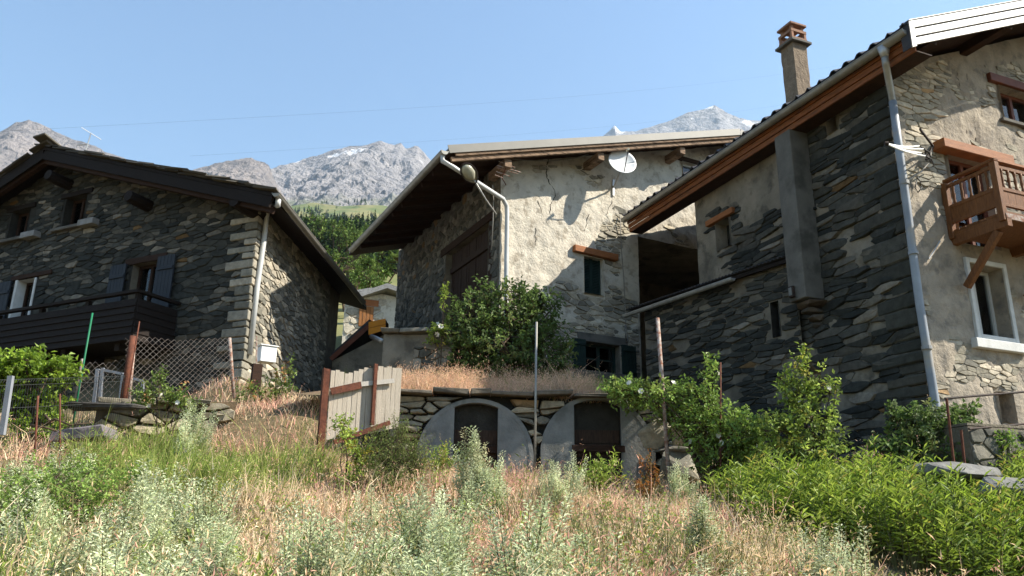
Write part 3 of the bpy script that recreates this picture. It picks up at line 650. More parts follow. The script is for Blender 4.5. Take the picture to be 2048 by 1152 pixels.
mb.add([q0, q0+V3(0, 0, rh(0)-3.6), CP.pt(rg[0], rg[1]-.1)+bk, q1+bk+V3(0, 0, rh(0)-3.6), q1+bk], [(0, 1, 2, 3, 4)])
mb.add([q1, q1+bk, q1+bk+V3(0, 0, rh(0)-3.6), q1+V3(0, 0, rh(0)-3.6)], [(0, 1, 2, 3)])
mb.add([CP.pt(9.2, 3.4), CP.pt(SR-1.7, 3.4), CP.pt(SR-1.7, rh(0)-.1), CP.pt(9.2, rh(9.2)-.12)], [(0, 1, 2, 3)])
obj('rendered_wall', mb, M['plaster_grey'], MH)
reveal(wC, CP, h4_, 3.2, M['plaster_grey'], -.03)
mb = MB(); mb.box(CP.pt(6.5, 6.3, -3.2), CP.t*2.6, V3(0, 0, 2.8), CP.n*.03); obj('recess_back', mb, M['plaster_grey'], wC)  # recess made this deep, in dull plaster, so the passage goes dark
# barn door of upright planks in the stone side
dr = MB(); dr.beam(DP.pt(hd[0], 6.2, -.12), DP.pt(hd[1], 6.2, -.12), .05, .14); door = obj('barn_door', dr, M['barn_door'], MH)
s = hd[0]+.02; r = random.Random(12)
while s < hd[1]-.05:
    w = min(r.uniform(.13, .22), hd[1]-s-.01); mb = MB(); mb.box(DP.pt(s+w/2, (hd[2]+hd[3])/2+r.uniform(-.02, .02), -.17+r.uniform(-.008, .008)), DP.t*(w/2-.008), V3(0, 0, (hd[3]-hd[2])/2), DP.n*.016)
    obj('plank', mb, M['barn_door'], door); s += w
for z in (8.35,): mb = MB(); mb.beam(DP.pt(hd[0]+.05, z, -.12), DP.pt(hd[1]-.05, z, -.12), .05, .14); obj('batten', mb, M['barn_door'], door)
reveal(door, DP, hd, .3, M['mortar_light'])
block('lintel', DP, hd[0]-.35, hd[1]+.3, hd[3]+.01, hd[3]+.22, -.1, .05, M['wood_dark'], MH)
block('post', DP, -.58, -.40, 5, 9.0, -.1, .02, M['wood_dark'], door)
# roof
AW = -DP.t; RLm = 7.9; th = .05
e0 = CP.pt(ev[0], ev[1]-.0, VO); r0 = CP.pt(rg[0], rg[1], VO); x0 = CP.pt(SR, ev[1], VO)
mb = MB(); mb.prism([e0, r0, r0-V3(0, 0, th), e0-V3(0, 0, th)], AW*RLm); mb.prism([r0, x0, x0-V3(0, 0, th), r0-V3(0, 0, th)], AW*RLm)
rfM = obj('roof', mb, M['roof_metal'], MH)
for k in range(1, 7):                       # standing seams
    for a, b in ((e0, r0), (r0, x0)):
        mb = MB(); mb.beam(a+AW*k*1.15+V3(0, 0, .02), b+AW*k*1.15+V3(0, 0, .02), .03, .04); obj('seam', mb, M['roof_metal'], rfM)
mb = MB(); mb.prism([e0-V3(0, 0, .055), r0-V3(0, 0, .055), r0-V3(0, 0, .12), e0-V3(0, 0, .12)], AW*RLm); mb.prism([r0-V3(0, 0, .055), x0-V3(0, 0, .055), x0-V3(0, 0, .12), r0-V3(0, 0, .12)], AW*RLm)
obj('soffit', mb, M['wood_dark'], rfM)
for k in range(10):                         # rafters under the wide eave
    p = e0+AW*(.35+k*.72)-V3(0, 0, .18); u = CP.t+V3(0, 0, sl); mb = MB(); mb.beam(p+u*.05, p+u*2.2, .09, .12); obj('rafter', mb, M['wood_dark'], rfM)
for a, b in ((e0, r0), (r0, x0)):
    mb = MB(); mb.beam(a-AW*.012+V3(0, 0, -.03), b-AW*.012+V3(0, 0, -.03), .02, .19); obj('verge_flashing', mb, M['roof_metal'], rfM)
    mb = MB(); mb.beam(a-AW*-.03-V3(0, 0, .165)+(b-a)*.02, b-AW*-.03-V3(0, 0, .165), .045, .075); obj('verge_board', mb, M['wood_weather'], rfM, bevel=.006)
    mb = MB(); mb.beam(a+AW*.09-V3(0, 0, .25)+(b-a)*.012, b+AW*.09-V3(0, 0, .25), .07, .12); obj('verge_board', mb, M['wood_weather'], rfM, bevel=.006)
for px in (1018, 1203, 1366, 1468):
    s, _ = CP.uv(px, 290, VO-.12); z = rh(s)-.42; mb = MB(); mb.beam(CP.pt(s, z, VO-.14), CP.pt(s, z-.02, -.2), .19, .21); obj('purlin', mb, M['wood_weather'], rfM, bevel=.012)
gm = gutter(MH, e0-CP.t*.09-V3(0, 0, .10)-AW*.02, e0-CP.t*.09-V3(0, 0, .12)+AW*RLm*.93, .085, M['zinc'])
g0 = e0-CP.t*.09-V3(0, 0, .16)+AW*.1
wp = lambda px, py, o: CP.pt(*CP.uv(px, py, o), o)
mb = MB(); A_ = wp(926, 347, .75); B_ = wp(1006, 398, .18); mb.tube([g0, g0-V3(0, 0, .14), wp(906, 334, .82), A_, A_*.5+B_*.5, B_, wp(1013, 412, .12), wp(1014, 430, .11), wp(1013, 500, .11), wp(1012, 590, .11), wp(1011, 740, .11)], .055, 10)
obj('downpipe', mb, M['pipe_white'], MH, smooth=True)
# openings of the rendered wall
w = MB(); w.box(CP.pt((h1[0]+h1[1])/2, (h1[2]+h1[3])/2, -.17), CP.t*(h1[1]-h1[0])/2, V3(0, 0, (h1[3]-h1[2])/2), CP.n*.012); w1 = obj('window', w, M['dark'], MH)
for s0, s1 in ((h1[0]+.01, (h1[0]+h1[1])/2-.006), ((h1[0]+h1[1])/2+.006, h1[1]-.01)):
    fr = MB()
    for p, q in (((s0+.02, h1[2]), (s0+.02, h1[3])), ((s1-.02, h1[2]), (s1-.02, h1[3]))): fr.beam(CP.pt(*p, -.12), CP.pt(*q, -.12), .04, .035, up=CP.n)
    sh = obj('shutter', fr, M['shutter_green'], w1)
    lv = MB(); z = h1[2]+.04
    while z < h1[3]-.02:
        lv.box(CP.pt((s0+s1)/2, z, -.12), CP.t*((s1-s0)/2-.042), V3(0, 0, .016)+CP.n*-.010, CP.n*.004+V3(0, 0, .003)); z += .042
    tag(obj('louvres', lv, M['shutter_green'], w1), kind='stuff')
reveal(w1, CP, h1, .2, M['plaster'])
mb = MB(); a = wp(1146, 497, .03); b = wp(1233, 517, .03); mb.beam(a, b, .2, .17); obj('lintel', mb, M['wood_orange'], w1, bevel=.012)
w2 = window(MH, CP, h2, .22, M['shutter_green'], M['mortar_light'], bars=1)
block('lintel', CP, h2[0]-.2, h2[1]+.25, h2[3]+.01, h2[3]+.22, -.1, .03, M['concrete'], w2)
shutter(MH, CP, h2[0]-.42, h2[0]-.03, h2[2], h2[3]+.03, .07, M['shutter_green']); shutter(MH, CP, h2[1]+.02, h2[1]+.45, h2[2]-.02, h2[3]+.03, .07, M['shutter_green'])
block('sill', CP, h2[0]-.3, h2[1]+.3, h2[2]-.2, h2[2]-.01, -.05, .16, M['concrete'], w2)
w3 = window(MH, CP, h3_, .16, M['frame_white'], M['plaster'], mull=False)
block('lintel', CP, h3_[0]-.15, h3_[1]+.3, h3_[3]+.01, h3_[3]+.14, -.1, .04, M['wood_dark'], w3)
# cables down the wall
for i, pts in enumerate(([(1005, 318, .1), (1060, 321, .1), (1100, 322, .1), (1150, 316, .1), (1185, 306, .1)], [(1240, 430, .05), (1243, 500, .05), (1248, 560, .05), (1252, 650, .05), (1256, 680, .05), (1252, 685, .05), (1250, 650, .06)], [(985, 370, .25), (987, 400, .12), (986, 440, .1), (983, 500, .08)])):
    mb = MB(); mb.tube([wp(*p) for p in pts], .012, 6); obj('wall_cable', mb, M['cable_grey'], MH, smooth=True)
# satellite dish
dc = wp(1243, 328, .62); nd = V3(.14, -.90, .36); nd /= np.linalg.norm(nd); du = V3(0, 0, 1)-nd*nd[2]; du /= np.linalg.norm(du); dr_ = np.cross(du, nd)
DS = thing('satellite_dish', 'white satellite dish mounted high on the cream gable', 'satellite dish', wp(1236, 370, 0))
mb = MB(); R_ = .365; P = []
for i in range(9):
    q = i/8*R_; P.append([dc+(dr_*math.cos(a)+du*math.sin(a)*1.18)*q+nd*(q*q/R_*.24) for a in np.linspace(0, 2*math.pi, 37)])
mb.grid(P); b = obj('reflector', mb, M['dish'], DS, smooth=True); sm = b.modifiers.new('solid', 'SOLIDIFY'); sm.thickness = .012
lo = dc-du*R_*1.04+nd*.07; lnb = dc-du*.02+nd*.55+dr_*.02
mb = MB(); mb.tube([lo-nd*.03, lnb-du*.05], .013, 6); obj('arm', mb, M['iron'], DS)
mb = MB(); mb.tube([lnb-du*.05+nd*.03, lnb-nd*.07], [.03, .04], 10); obj('receiver', mb, M['lamp_shell'], DS)
mb = MB(); mb.tube([dc-nd*.02, dc-nd*.14-du*.1, CP.pt(*CP.uv(1228, 372, 0.1), .12), CP.pt(*CP.uv(1226, 375, 0.), -.03)], .022, 8); mb.beam(CP.pt(*CP.uv(1226, 360), .02), CP.pt(*CP.uv(1226, 392), .02), .06, .02, up=CP.n); obj('bracket', mb, M['galv'], DS)
# street lamp on the corner
lc = wp(938, 346, .95)
SLm = thing('street_lamp', 'oval cream street lamp on a thin arm at the barn corner', 'street lamp', wp(1000, 430, 0))
ld = wp(958, 375, .8)-lc; ld /= np.linalg.norm(ld); ls = np.cross(ld, V3(0, 0, 1)); ls /= np.linalg.norm(ls); lu = np.cross(ls, ld)
tilt = (lu*.6+CP.n*-.55-CP.t*.2); tilt = tilt-ld*(tilt@ld); tilt /= np.linalg.norm(tilt); ls = np.cross(ld, tilt)
def ell(c, a, b, h, m_, lowcut, nm):
    mb = MB(); P = []
    for i in range(9):
        f = i/8*math.pi/2; P.append([c+ld*(a*math.cos(f)*math.cos(t)+(.04*math.cos(f) if math.cos(t) > 0 else 0))+ls*b*math.cos(f)*math.sin(t)*(1 if math.cos(t) < .2 else 1-.45*(math.cos(t)-.2))+tilt*h*math.sin(f) for t in np.linspace(0, 2*math.pi, 29)])
    mb.grid(P); return obj(nm, mb, m_, SLm, smooth=True)
ell(lc, .25, .165, .10, M['lamp_shell'], 0, 'housing'); ell(lc-ld*.03, .19, .135, -.075, M['lamp_glass'], 0, 'lens')
mb = MB(); rim = [lc+ld*(.25*math.cos(t)+(.04 if math.cos(t) > 0 else 0))+ls*.165*math.sin(t)*(1 if math.cos(t) < .2 else 1-.45*(math.cos(t)-.2)) for t in np.linspace(0, 2*math.pi, 29)]; mb.tube(rim, .014, 6); obj('rim', mb, M['iron'], SLm)
mb = MB(); mb.tube([lc+ld*.22, wp(972, 400, .45), wp(992, 428, .02)], .021, 8); obj('arm', mb, M['galv'], SLm, smooth=True)
# small yagi aerial under the verge
YA = thing('yagi_aerial', 'rusty comb-shaped television aerial under the barn verge', 'antenna', wp(1008, 370, 0))
mb = MB(); mb.tube([wp(1014, 328, .62), wp(1004, 356, .5), wp(1012, 370, .02)], .012, 6); obj('mast', mb, M['rust'], YA)
for i, (a, b) in enumerate((((998, 323), (1030, 335)), ((994, 331), (1042, 345)), ((994, 335), (1036, 348)), ((992, 343), (1020, 353)), ((990, 350), (1006, 356)), ((1020, 336), (1042, 345)))):
    mb = MB(); mb.tube([wp(*a, .6-.02*i), wp(*b, .6-.02*i)], .010, 6); obj('rod', mb, M['rust_pale'], YA)

# ------------------------------------------------------------------ right house
K = at(1820, 520, 11.9)
AP = PL(K, (.38, -.92), (-.92, -.38)); BP = PL(K, (.92, .38), (.38, -.92))
RH = thing('stone_house', 'tall stone house with orange fascia, white verge boards and timber balcony on the right', 'house', BP.pt(3, 2.4, -3))
EZ = 9.2; EO = .45
rp = .43                                     # roof pitch
rz = lambda q: EZ+.05+rp*(q+EO)              # roof height at distance q behind wall A
RW = 9.0; ridge = RW/2
hA1 = hole(AP, 1431, 448, 1462, 490); hA2 = hole(AP, 1650, 222, 1676, 258)
holesA = [hA1, hA2]
AE = AP.uv(1392, 450)[0]
topA = [(AE, EZ-.05), (0, EZ-.05)]
pilS = AP.uv(1640, 500)[0]
def bareA(s, h):
    if s > pilS-.1: return not (nz(s, h, 9., 2.6, 4) > .42)
    k = nz(s, h, 3., 1.3, 4)*.6+(.30 if s > -4 else -.05)*max(0, min(1, (8.1-h)/.5))-.02+max(0, .7-math.hypot(s+4.4, h-7.9)*1.)*.7
    return k > .16 and h < 8.6
def dA(s, h): return nz(s, h, 1.2, 1.3, 4)*.03+nz(s, h, 7.7, 6., 3)*.014-(.03 if bareA(s, h) else 0)
wA = wall('stone_wall', AP, topA, 1.8, holesA, M['plaster_grey'], RH, .075, dA)
csA = cells([(AE, 1.8), (-.02, 1.8), (-.02, EZ-.1), (AE, EZ-.1)], [wide(h, .04) for h in holesA], .105, 4.0, 51, keep=bareA, jit=.25, kf=1.0)
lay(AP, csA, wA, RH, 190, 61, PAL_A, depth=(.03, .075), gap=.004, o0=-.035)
hB1 = hole(BP, 1950, 548, 2010, 676); hB1 = (BP.uv(1949, 615)[0], BP.uv(1949, 615)[0]+.78, hB1[2], hB1[2]+1.2)
hB2 = hole(BP, 1893, 310, 1940, 400); hB2 = (hB2[0], hB2[0]+.95, 6.25, hB2[3]); 
hB3 = hole(BP, 1995, 170, 2048, 235); hB3 = (hB3[0], hB3[0]+1.1, hB3[2]-.15, hB3[3])
hB4 = hole(BP, 1993, 783, 2035, 848)
holesB = [hB1, hB2, hB3, hB4]
topB = [(0, rz(0)-.2), (ridge, rz(ridge)-.2), (RW, rz(0)-.2)]
def bareB(s, h):
    return nz(s, h, 6., 1.1, 4)*.8+(.16 if h > 7.2 else -.2)+(.1 if h < 3.6 else 0) > .14
def dB(s, h): return nz(s, h, 1.9, 1.4, 4)*.035+nz(s, h, 7.1, 7., 3)*.018+nz(s, h, 4.1, 19., 2)*.007-(.022 if bareB(s, h) else 0)
M['plaster_warm'] = mat('plaster_warm', (.38, .325, .255), (.27, .235, .19), scale=4., bump=1., bscale=15, rough=.95, c3=(.19, .17, .145), s3=3.4)
wB = wall('rendered_wall', BP, topB, 1.6, holesB, M['plaster_warm'], RH, .065, dB)
csB = cells([(0.03, 1.6), (RW, 1.6), (RW, rz(0)-.3), (ridge, rz(ridge)-.3), (0.03, rz(0)-.3)], [wide(h, .05) for h in holesB], .08, 2.5, 53, kf=1., jit=.35, keep=lambda s, h: bareB(s, h) and s < 5)
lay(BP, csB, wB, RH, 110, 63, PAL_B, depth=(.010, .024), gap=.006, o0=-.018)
# big quoins at the corner
r = random.Random(5); z = 2.0; k = 0
while z < EZ-.4:
    hh = r.uniform(.16, .30); L1 = r.uniform(.6, 1.05) if k % 2 else r.uniform(.35, .6); L2 = .12; g = .012; e = .035+r.uniform(-.012, .02); c = pick(PAL_DARK[:5], r); P = K*V3(1, 1, 0); mb = MB()
    base = [P+AP.n*e+BP.n*e*.6, P-AP.t*L1+AP.n*e, P-AP.t*L1-AP.n*.1, P+BP.t*L2-BP.n*.15, P+BP.t*L2+BP.n*e*.6]
    mb.prism([b+V3(r.uniform(-.015, .015), r.uniform(-.015, .015), z+g+r.uniform(-.012, .012)) for b in base[::-1]], V3(0, 0, hh-2*g), c); obj('quoin', mb, M['stone'], RH, bevel=.02); z += hh; k += 1
mb = MB(); Pk = K*V3(1, 1, 0); Ae = AP.pt(AE, 0); Bx = BP.pt(RW, 0); Ax = Ae+BP.t*RW
for a, b in ((Ae, Ax), (Bx, Ax)): mb.add([a+V3(0, 0, 1.6), b+V3(0, 0, 1.6), b+V3(0, 0, EZ), a+V3(0, 0, EZ)], [(0, 1, 2, 3)])
mb.add([Ae+V3(0, 0, EZ), Ax+V3(0, 0, EZ), Ae+BP.t*ridge+V3(0, 0, rz(ridge)-.2)], [(0, 1, 2)])
mb.add([AP.pt(AE, 1.6)+BP.t*2.6, AP.pt(-7.9, 1.6)+BP.t*2.6, AP.pt(-7.9, rz(2.6)-.3)+BP.t*2.6, AP.pt(AE, rz(2.6)-.3)+BP.t*2.6], [(0, 1, 2, 3)])  # added end wall across the passage, blocks the sun from the gable
obj('rendered_wall', mb, M['plaster_grey'], RH)
# roof with a ribbed sheet
S0, S1 = 1.0, -7.75
rf = MB()
for sg in (0, 1):
    P = []; n = 150
    for i in range(n+1):
        s = S0+(S1-S0)*i/n; ph = (s % .30)/.30; wv = .06 if ph < .30 else 0.
        q0, q1 = (-EO-.13, ridge) if sg == 0 else (ridge, RW+EO)
        P.append([AP.pt(s, (rz(q) if q <= ridge else rz(RW-q))+.095+wv)+BP.t*q for q in (q0, q1)])
    rf.grid(P if sg == 0 else P)
rfR = obj('roof', rf, M['roof_dark'], RH); sm = rfR.modifiers.new('solid', 'SOLIDIFY'); sm.thickness = .02
mb = MB()
for q0, q1 in ((-EO, ridge), (ridge, RW+EO)):
    zz = lambda q: (rz(q) if q <= ridge else rz(RW-q))
    mb.prism([AP.pt(S0-.03, zz(q0)-.01)+BP.t*q0, AP.pt(S0-.03, zz(q1)-.01)+BP.t*q1, AP.pt(S0-.03, zz(q1)-.10)+BP.t*q1, AP.pt(S0-.03, zz(q0)-.10)+BP.t*q0], AP.t*(S1-S0+.05))
obj('soffit', mb, M['wood_dark'], rfR)
for k, (q, w) in enumerate(((2.1, .2), (ridge, .22), (0.15, .2))):
    mb = MB(); z = rz(q)-.10-w*.55; mb.beam(AP.pt(S0-.12, z)+BP.t*q, AP.pt(-.5, z)+BP.t*q, w*.9, w); obj('purlin', mb, M['wood_dark'], rfR, bevel=.01)
for k in range(3):                          # fascia boards under the gutter
    z1 = EZ-.0-k*.105; mb = MB(); o_ = EO-.02-k*.03; mb.beam(AP.pt(S0-.05, z1-.05, o_), AP.pt(S1, z1-.05, o_), .028, .10, up=V3(0, 0, 1)); obj('fascia_board', mb, M['wood_fascia'], rfR)
mb = MB(); mb.prism([AP.pt(S0-.05, EZ-.31, EO-.1), AP.pt(S0-.05, EZ-.31, 0.02), AP.pt(S0-.05, EZ-.29, .02), AP.pt(S0-.05, EZ-.29, EO-.1)], AP.t*(S1-S0+.05)); obj('soffit_board', mb, M['wood_dark'], rfR)
gr = gutter(RH, AP.pt(S0-.03, EZ+.01, EO+.085), AP.pt(S1, EZ+.01, EO+.085), .085, M['zinc'])
# white verge boards
qa, qb = -EO-.08, ridge
zv = lambda q: rz(q)+.14
for k in range(3):
    d0 = .02+k*.155; mb = MB(); x = [(qa+.10, 0), (qb, 0)]
    mb.prism([AP.pt(S0+.0, zv(qa+.1)-d0)+BP.t*(qa+.1), AP.pt(S0, zv(qb)-d0)+BP.t*qb, AP.pt(S0, zv(qb)-d0-.118)+BP.t*qb, AP.pt(S0, zv(qa+.1)-d0-.118)+BP.t*(qa+.1)], AP.t*.03); obj('verge_board', mb, M['white_paint'], rfR)
mb = MB(); mb.prism([AP.pt(S0, zv(qa)-.02)+BP.t*qa, AP.pt(S0, zv(qa+.095)-.02)+BP.t*(qa+.095), AP.pt(S0, zv(qa+.095)-.48)+BP.t*(qa+.095), AP.pt(S0, zv(qa)-.48)+BP.t*qa], AP.t*.034); obj('verge_board', mb, M['white_paint'], rfR)
mb = MB(); mb.prism([AP.pt(S0-.14, zv(qa)-.0)+BP.t*(qa-.012), AP.pt(S0+.03, zv(qa)-.0)+BP.t*(qa-.012), AP.pt(S0+.03, zv(qa)-.48)+BP.t*(qa-.012), AP.pt(S0-.14, zv(qa)-.48)+BP.t*(qa-.012)], BP.t*.01); obj('verge_end', mb, M['roof_dark'], rfR)
mb = MB(); mb.prism([AP.pt(S0-.04, zv(qa)+.01)+BP.t*qa, AP.pt(S0-.04, zv(qb)+.01)+BP.t*qb, AP.pt(S0-.04, zv(qb)-.0)+BP.t*qb, AP.pt(S0-.04, zv(qa)-.0)+BP.t*qa], AP.t*.08); obj('verge_flashing', mb, M['white_paint'], rfR)
mb = MB(); mb.prism([AP.pt(S0, zv(RW-qa)-9+9 if False else rz(0)+.1)+BP.t*(RW+EO), AP.pt(S0, zv(qb)-.02)+BP.t*qb, AP.pt(S0, zv(qb)-.48)+BP.t*qb, AP.pt(S0, rz(0)-.38)+BP.t*(RW+EO)], AP.t*.03); obj('verge_board', mb, M['white_paint'], rfR)
# downpipe
ba = lambda px, py, o: BP.pt(*BP.uv(px, py, o), o)
d0 = AP.pt(AP.uv(1768, 100, EO+.08)[0], EZ-.08, EO+.085)
mb = MB(); mb.tube([d0+V3(0, 0, .06), d0-V3(0, 0, .12)], [.10, .06], 10); obj('outlet', mb, M['galv'], RH, smooth=True)
mb = MB(); lo = ba(1786, 208, .16); mb.tube([d0-V3(0, 0, .1), d0-V3(0, 0, .25), lo+V3(0, 0, .1), lo], .055, 10); obj('downpipe', mb, M['zinc'], RH, smooth=True)
mb = MB(); mb.tube([lo+V3(0, 0, .05), ba(1797, 290, .15), ba(1812, 400, .14), ba(1838, 600, .13), ba(1872, 815, .13), ba(1895, 950, .13)], .062, 12); obj('downpipe', mb, M['pipe_grey'], RH, smooth=True)
mb = MB()
for px, py in ((1808, 365), (1826, 505), (1853, 695)):
    mb.tube([ba(px, py-3, .15), ba(px+1, py+4, .15)], .075, 12)
obj('pipe_clip', mb, M['pipe_grey'], RH)
# flue pillar, its little lamp and base
fs0 = AP.uv(1640, 500)[0]; fs1 = fs0-.42; zb = AP.uv(1640, 603)[1]
fl = MB(); fl.prism([AP.pt(fs0, zb, 0), AP.pt(fs0, zb, .44), AP.pt(fs1, zb, .44), AP.pt(fs1, zb, 0)], V3(0, 0, EZ-.3-zb)); obj('flue_pillar', fl, M['concrete'], RH, bevel=.015)
FLUE = (fs0, zb)
ln = thing('wall_lantern', 'small dark wall lamp at the foot of the concrete flue', 'lamp', AP.pt(fs1+.2, zb+.05, .44))
block('housing', AP, fs0-.36, fs0-.24, zb+.06, zb+.27, .441, .50, M['iron'], ln); block('lens', AP, fs0-.34, fs0-.26, zb+.09, zb+.24, .501, .512, M['concrete_cool'], ln)
# chimney
cs = -2.95; cq = .95; cw = .185
cc0 = AP.pt(cs, 0)+BP.t*cq; zt = None
lo_, hi_ = 9., 16.
for _ in range(40):
    md = (lo_+hi_)/2
    if pj(cc0+V3(0, 0, md))[1] > 47: lo_ = md
    else: hi_ = md
zt = lo_
CH = MB(); n = 14; TA, TB = AP.t, BP.t; zb0 = rz(cq)-.3; ztop = zt-.62; P = []
for j in range(25):
    z = zb0+(ztop-zb0)*j/24; row = []
    for k in range(28):
        e, u = divmod(k, 7); u = u/7*2-1; a, b = ((u, -1), (1, u), (-u, 1), (-1, -u))[e]
        d = 1+.05*nz(a+z*2, b*2-z, k*.0, 2.5, 3); row.append(cc0+TA*a*cw*d+TB*b*cw*d+V3(0, 0, z))
    row.append(row[0]); P.append(row)
CH.grid([q[::-1] for q in P]); cho = obj('chimney', CH, M['chimney_render'], RH)
def slab(nm, z, hh, w, m_): mb = MB(); mb.box(cc0+V3(0, 0, z), TA*w, TB*w, V3(0, 0, hh/2)); return obj(nm, mb, m_, cho, bevel=.008)
slab('crown', ztop+.03, .06, cw+.085, M['concrete'])
for z in (ztop+.11, ztop+.30): 
    for sg in (-1, 1):
        mb = MB(); mb.box(cc0+TA*sg*(cw-.01)+V3(0, 0, z), TA*.03, TB*(cw+.02), V3(0, 0, .032)); obj('vent_tile', mb, M['terracotta'], cho)
        mb = MB(); mb.box(cc0+TB*sg*(cw-.01)+V3(0, 0, z+.002), TB*.03, TA*(cw-.042), V3(0, 0, .032)); obj('vent_tile', mb, M['terracotta'], cho)
for a in (-1, 1):
    for b in (-1, 1):
        mb = MB(); mb.box(cc0+TA*a*(cw-.015)+TB*b*(cw-.015)+V3(0, 0, ztop+.205), TA*.028, TB*.028, V3(0, 0, .062)); obj('vent_post', mb, M['terracotta'], cho)
        mb = MB(); mb.box(cc0+TA*a*(cw-.05)+TB*b*(cw-.05)+V3(0, 0, ztop+.385), TA*.03, TB*.03, V3(0, 0, .052)); obj('vent_post', mb, M['terracotta'], cho)
slab('cap', ztop+.47, .055, cw+.035, M['terracotta']); slab('cap', ztop+.52, .045, cw-.06, M['terracotta'])
mb = MB(); mb.box(cc0+V3(0, 0, rz(cq)+.14)-TA*.0, TA*(cw+.05), TB*(cw+.05), V3(0, 0, .14)); obj('flashing', mb, M['white_paint'], cho)
# openings in the shaded wall
wv = MB(); wv.box(AP.pt((hA1[0]+hA1[1])/2, (hA1[2]+hA1[3])/2, -.3), AP.t*(hA1[1]-hA1[0])/2, V3(0, 0, (hA1[3]-hA1[2])/2), AP.n*.01); wv = obj('window', wv, M['glass'], RH); reveal(wv, AP, hA1, .3, M['plaster_grey'])
mb = MB(); mb.beam(AP.pt(hA1[0]-.25, hA1[3]+.07, .02), AP.pt(hA1[1]+.22, hA1[3]+.07, .02), .14, .13); obj('lintel', mb, M['wood_orange'], wv, bevel=.01)
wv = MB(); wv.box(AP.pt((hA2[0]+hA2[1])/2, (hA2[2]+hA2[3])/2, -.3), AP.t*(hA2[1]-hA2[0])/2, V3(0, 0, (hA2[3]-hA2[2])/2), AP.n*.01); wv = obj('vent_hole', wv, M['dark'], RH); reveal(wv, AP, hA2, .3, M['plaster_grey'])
# windows of the sunlit gable
w = window(RH, BP, hB1, .28, M['frame_white'], M['plaster_warm'], curtain=True, fw=.05)
e = .085
for s0, s1, a, b in ((hB1[0]-e, hB1[0]-.004, hB1[2]-e, hB1[3]+e), (hB1[1]+.004, hB1[1]+e, hB1[2]-e, hB1[3]+e), (hB1[0], hB1[1], hB1[3]+.004, hB1[3]+e), (hB1[0], hB1[1], hB1[2]-e, hB1[2]-.004)):
    block('surround', BP, s0, s1, a, b, -.02, .05, M['white_surround'], w, bevel=.006)
block('sill', BP, hB1[0]-.2, hB1[1]+.2, hB1[2]-.24, hB1[2]-e-.004, -.02, .10, M['white_surround'], w)
w = window(RH, BP, hB2, .16, M['frame_wood'], M['plaster_warm'], bars=1)
mb = MB(); mb.beam(BP.pt(hB2[0]-.3, hB2[3]+.09, .09), BP.pt(hB2[1]+.45, hB2[3]+.09, .09), .26, .17); obj('lintel', mb, M['wood_orange'], w, bevel=.012)
w = window(RH, BP, hB3, .22, M['frame_wood'], M['plaster_warm'])
block('lintel', BP, hB3[0]-.25, hB3[1]+.25, hB3[3]+.01, hB3[3]+.18, -.1, .07, M['frame_wood'], w); block('sill', BP, hB3[0]-.1, hB3[1]+.1, hB3[2]-.08, hB3[2]-.01, -.1, .06, M['concrete'], w)
wv = MB(); wv.box(BP.pt((hB4[0]+hB4[1])/2, (hB4[2]+hB4[3])/2, -.4), BP.t*(hB4[1]-hB4[0])/2, V3(0, 0, (hB4[3]-hB4[2])/2), BP.n*.01); wv = obj('cellar_opening', wv, M['cellar_door'], RH); reveal(wv, BP, hB4, .4, M['plaster_warm'])
# timber balcony
bo = .92; sL = BP.uv(1886, 372)[0]; zr = BP.uv(1886, 366)[1]; zf = zr-.80; sRr = sL+4.2
bl = MB(); bl.box(BP.pt((sL+sRr)/2, zf-.14, bo/2), BP.t*(sRr-sL)/2, BP.n*(bo/2), V3(0, 0, .03)); blo = obj('balcony', bl, M['wood_balcony'], RH)
WB = M['wood_balcony']
def rail(p, q, w, h, nm='rail', m_=WB): mb = MB(); mb.beam(p, q, w, h); return obj(nm, mb, m_, blo, bevel=.005)
P0, P1, P2 = BP.pt(sL, 0, .03), BP.pt(sL, 0, bo), BP.pt(sRr, 0, bo); Zv = lambda z: V3(0, 0, z)
rail(P0+Zv(zr), P1+Zv(zr)+BP.n*.05, .10, .045, 'handrail'); rail(P1+Zv(zr)-BP.t*.05, P2+Zv(zr), .10, .046, 'handrail', M['wood_orange'])
for p, q in ((P0, P1), (P1, P2)):
    d = (q-p)/np.linalg.norm(q-p); L = np.linalg.norm(q-p)
    rail(p+Zv(zr-.10), q+Zv(zr-.10), .045, .055); rail(p+Zv(zr-.47), q+Zv(zr-.47), .05, .06); rail(p+Zv(zf+.06), q+Zv(zf+.06), .05, .05)
    t = .14
    while t < L-.06:
        mb = MB(); c = p+d*t; zs = [zr-.45, zr-.41, zr-.36, zr-.29, zr-.22, zr-.16, zr-.12]; rs = [.024, .024, .017, .026, .017, .024, .024]; mb.tube([c+Zv(z) for z in zs], rs, 8); obj('baluster', mb, WB, blo, smooth=True); t += .15
    t = .04; k = 0
    while t < L-.02:
        w = min(.16, L-.02-t); mb = MB(); mb.box(p+d*(t+w/2)+Zv((zr-.50+zf+.085)/2), d*(w/2-.002), np.cross(d, V3(0, 0, 1))*.012, V3(0, 0, (zr-.50-zf-.085)/2)); obj('panel_board', mb, WB, blo); t += w; k += 1
for p in (P0, P1, BP.pt(sL+2.1, 0, bo), P2): mb = MB(); mb.box(p+Zv((zr+zf-.25)/2), BP.t*.05, BP.n*.05, V3(0, 0, (zr-zf+.25)/2-.03)); obj('post', mb, WB, blo, bevel=.006)
k = 0; o_ = .06
while o_ < bo:
    mb = MB(); mb.box(BP.pt((sL+sRr)/2, zf-.085, o_+.055), BP.t*(sRr-sL)/2, BP.n*.052, V3(0, 0, .018)); obj('deck_board', mb, WB, blo); o_ += .115
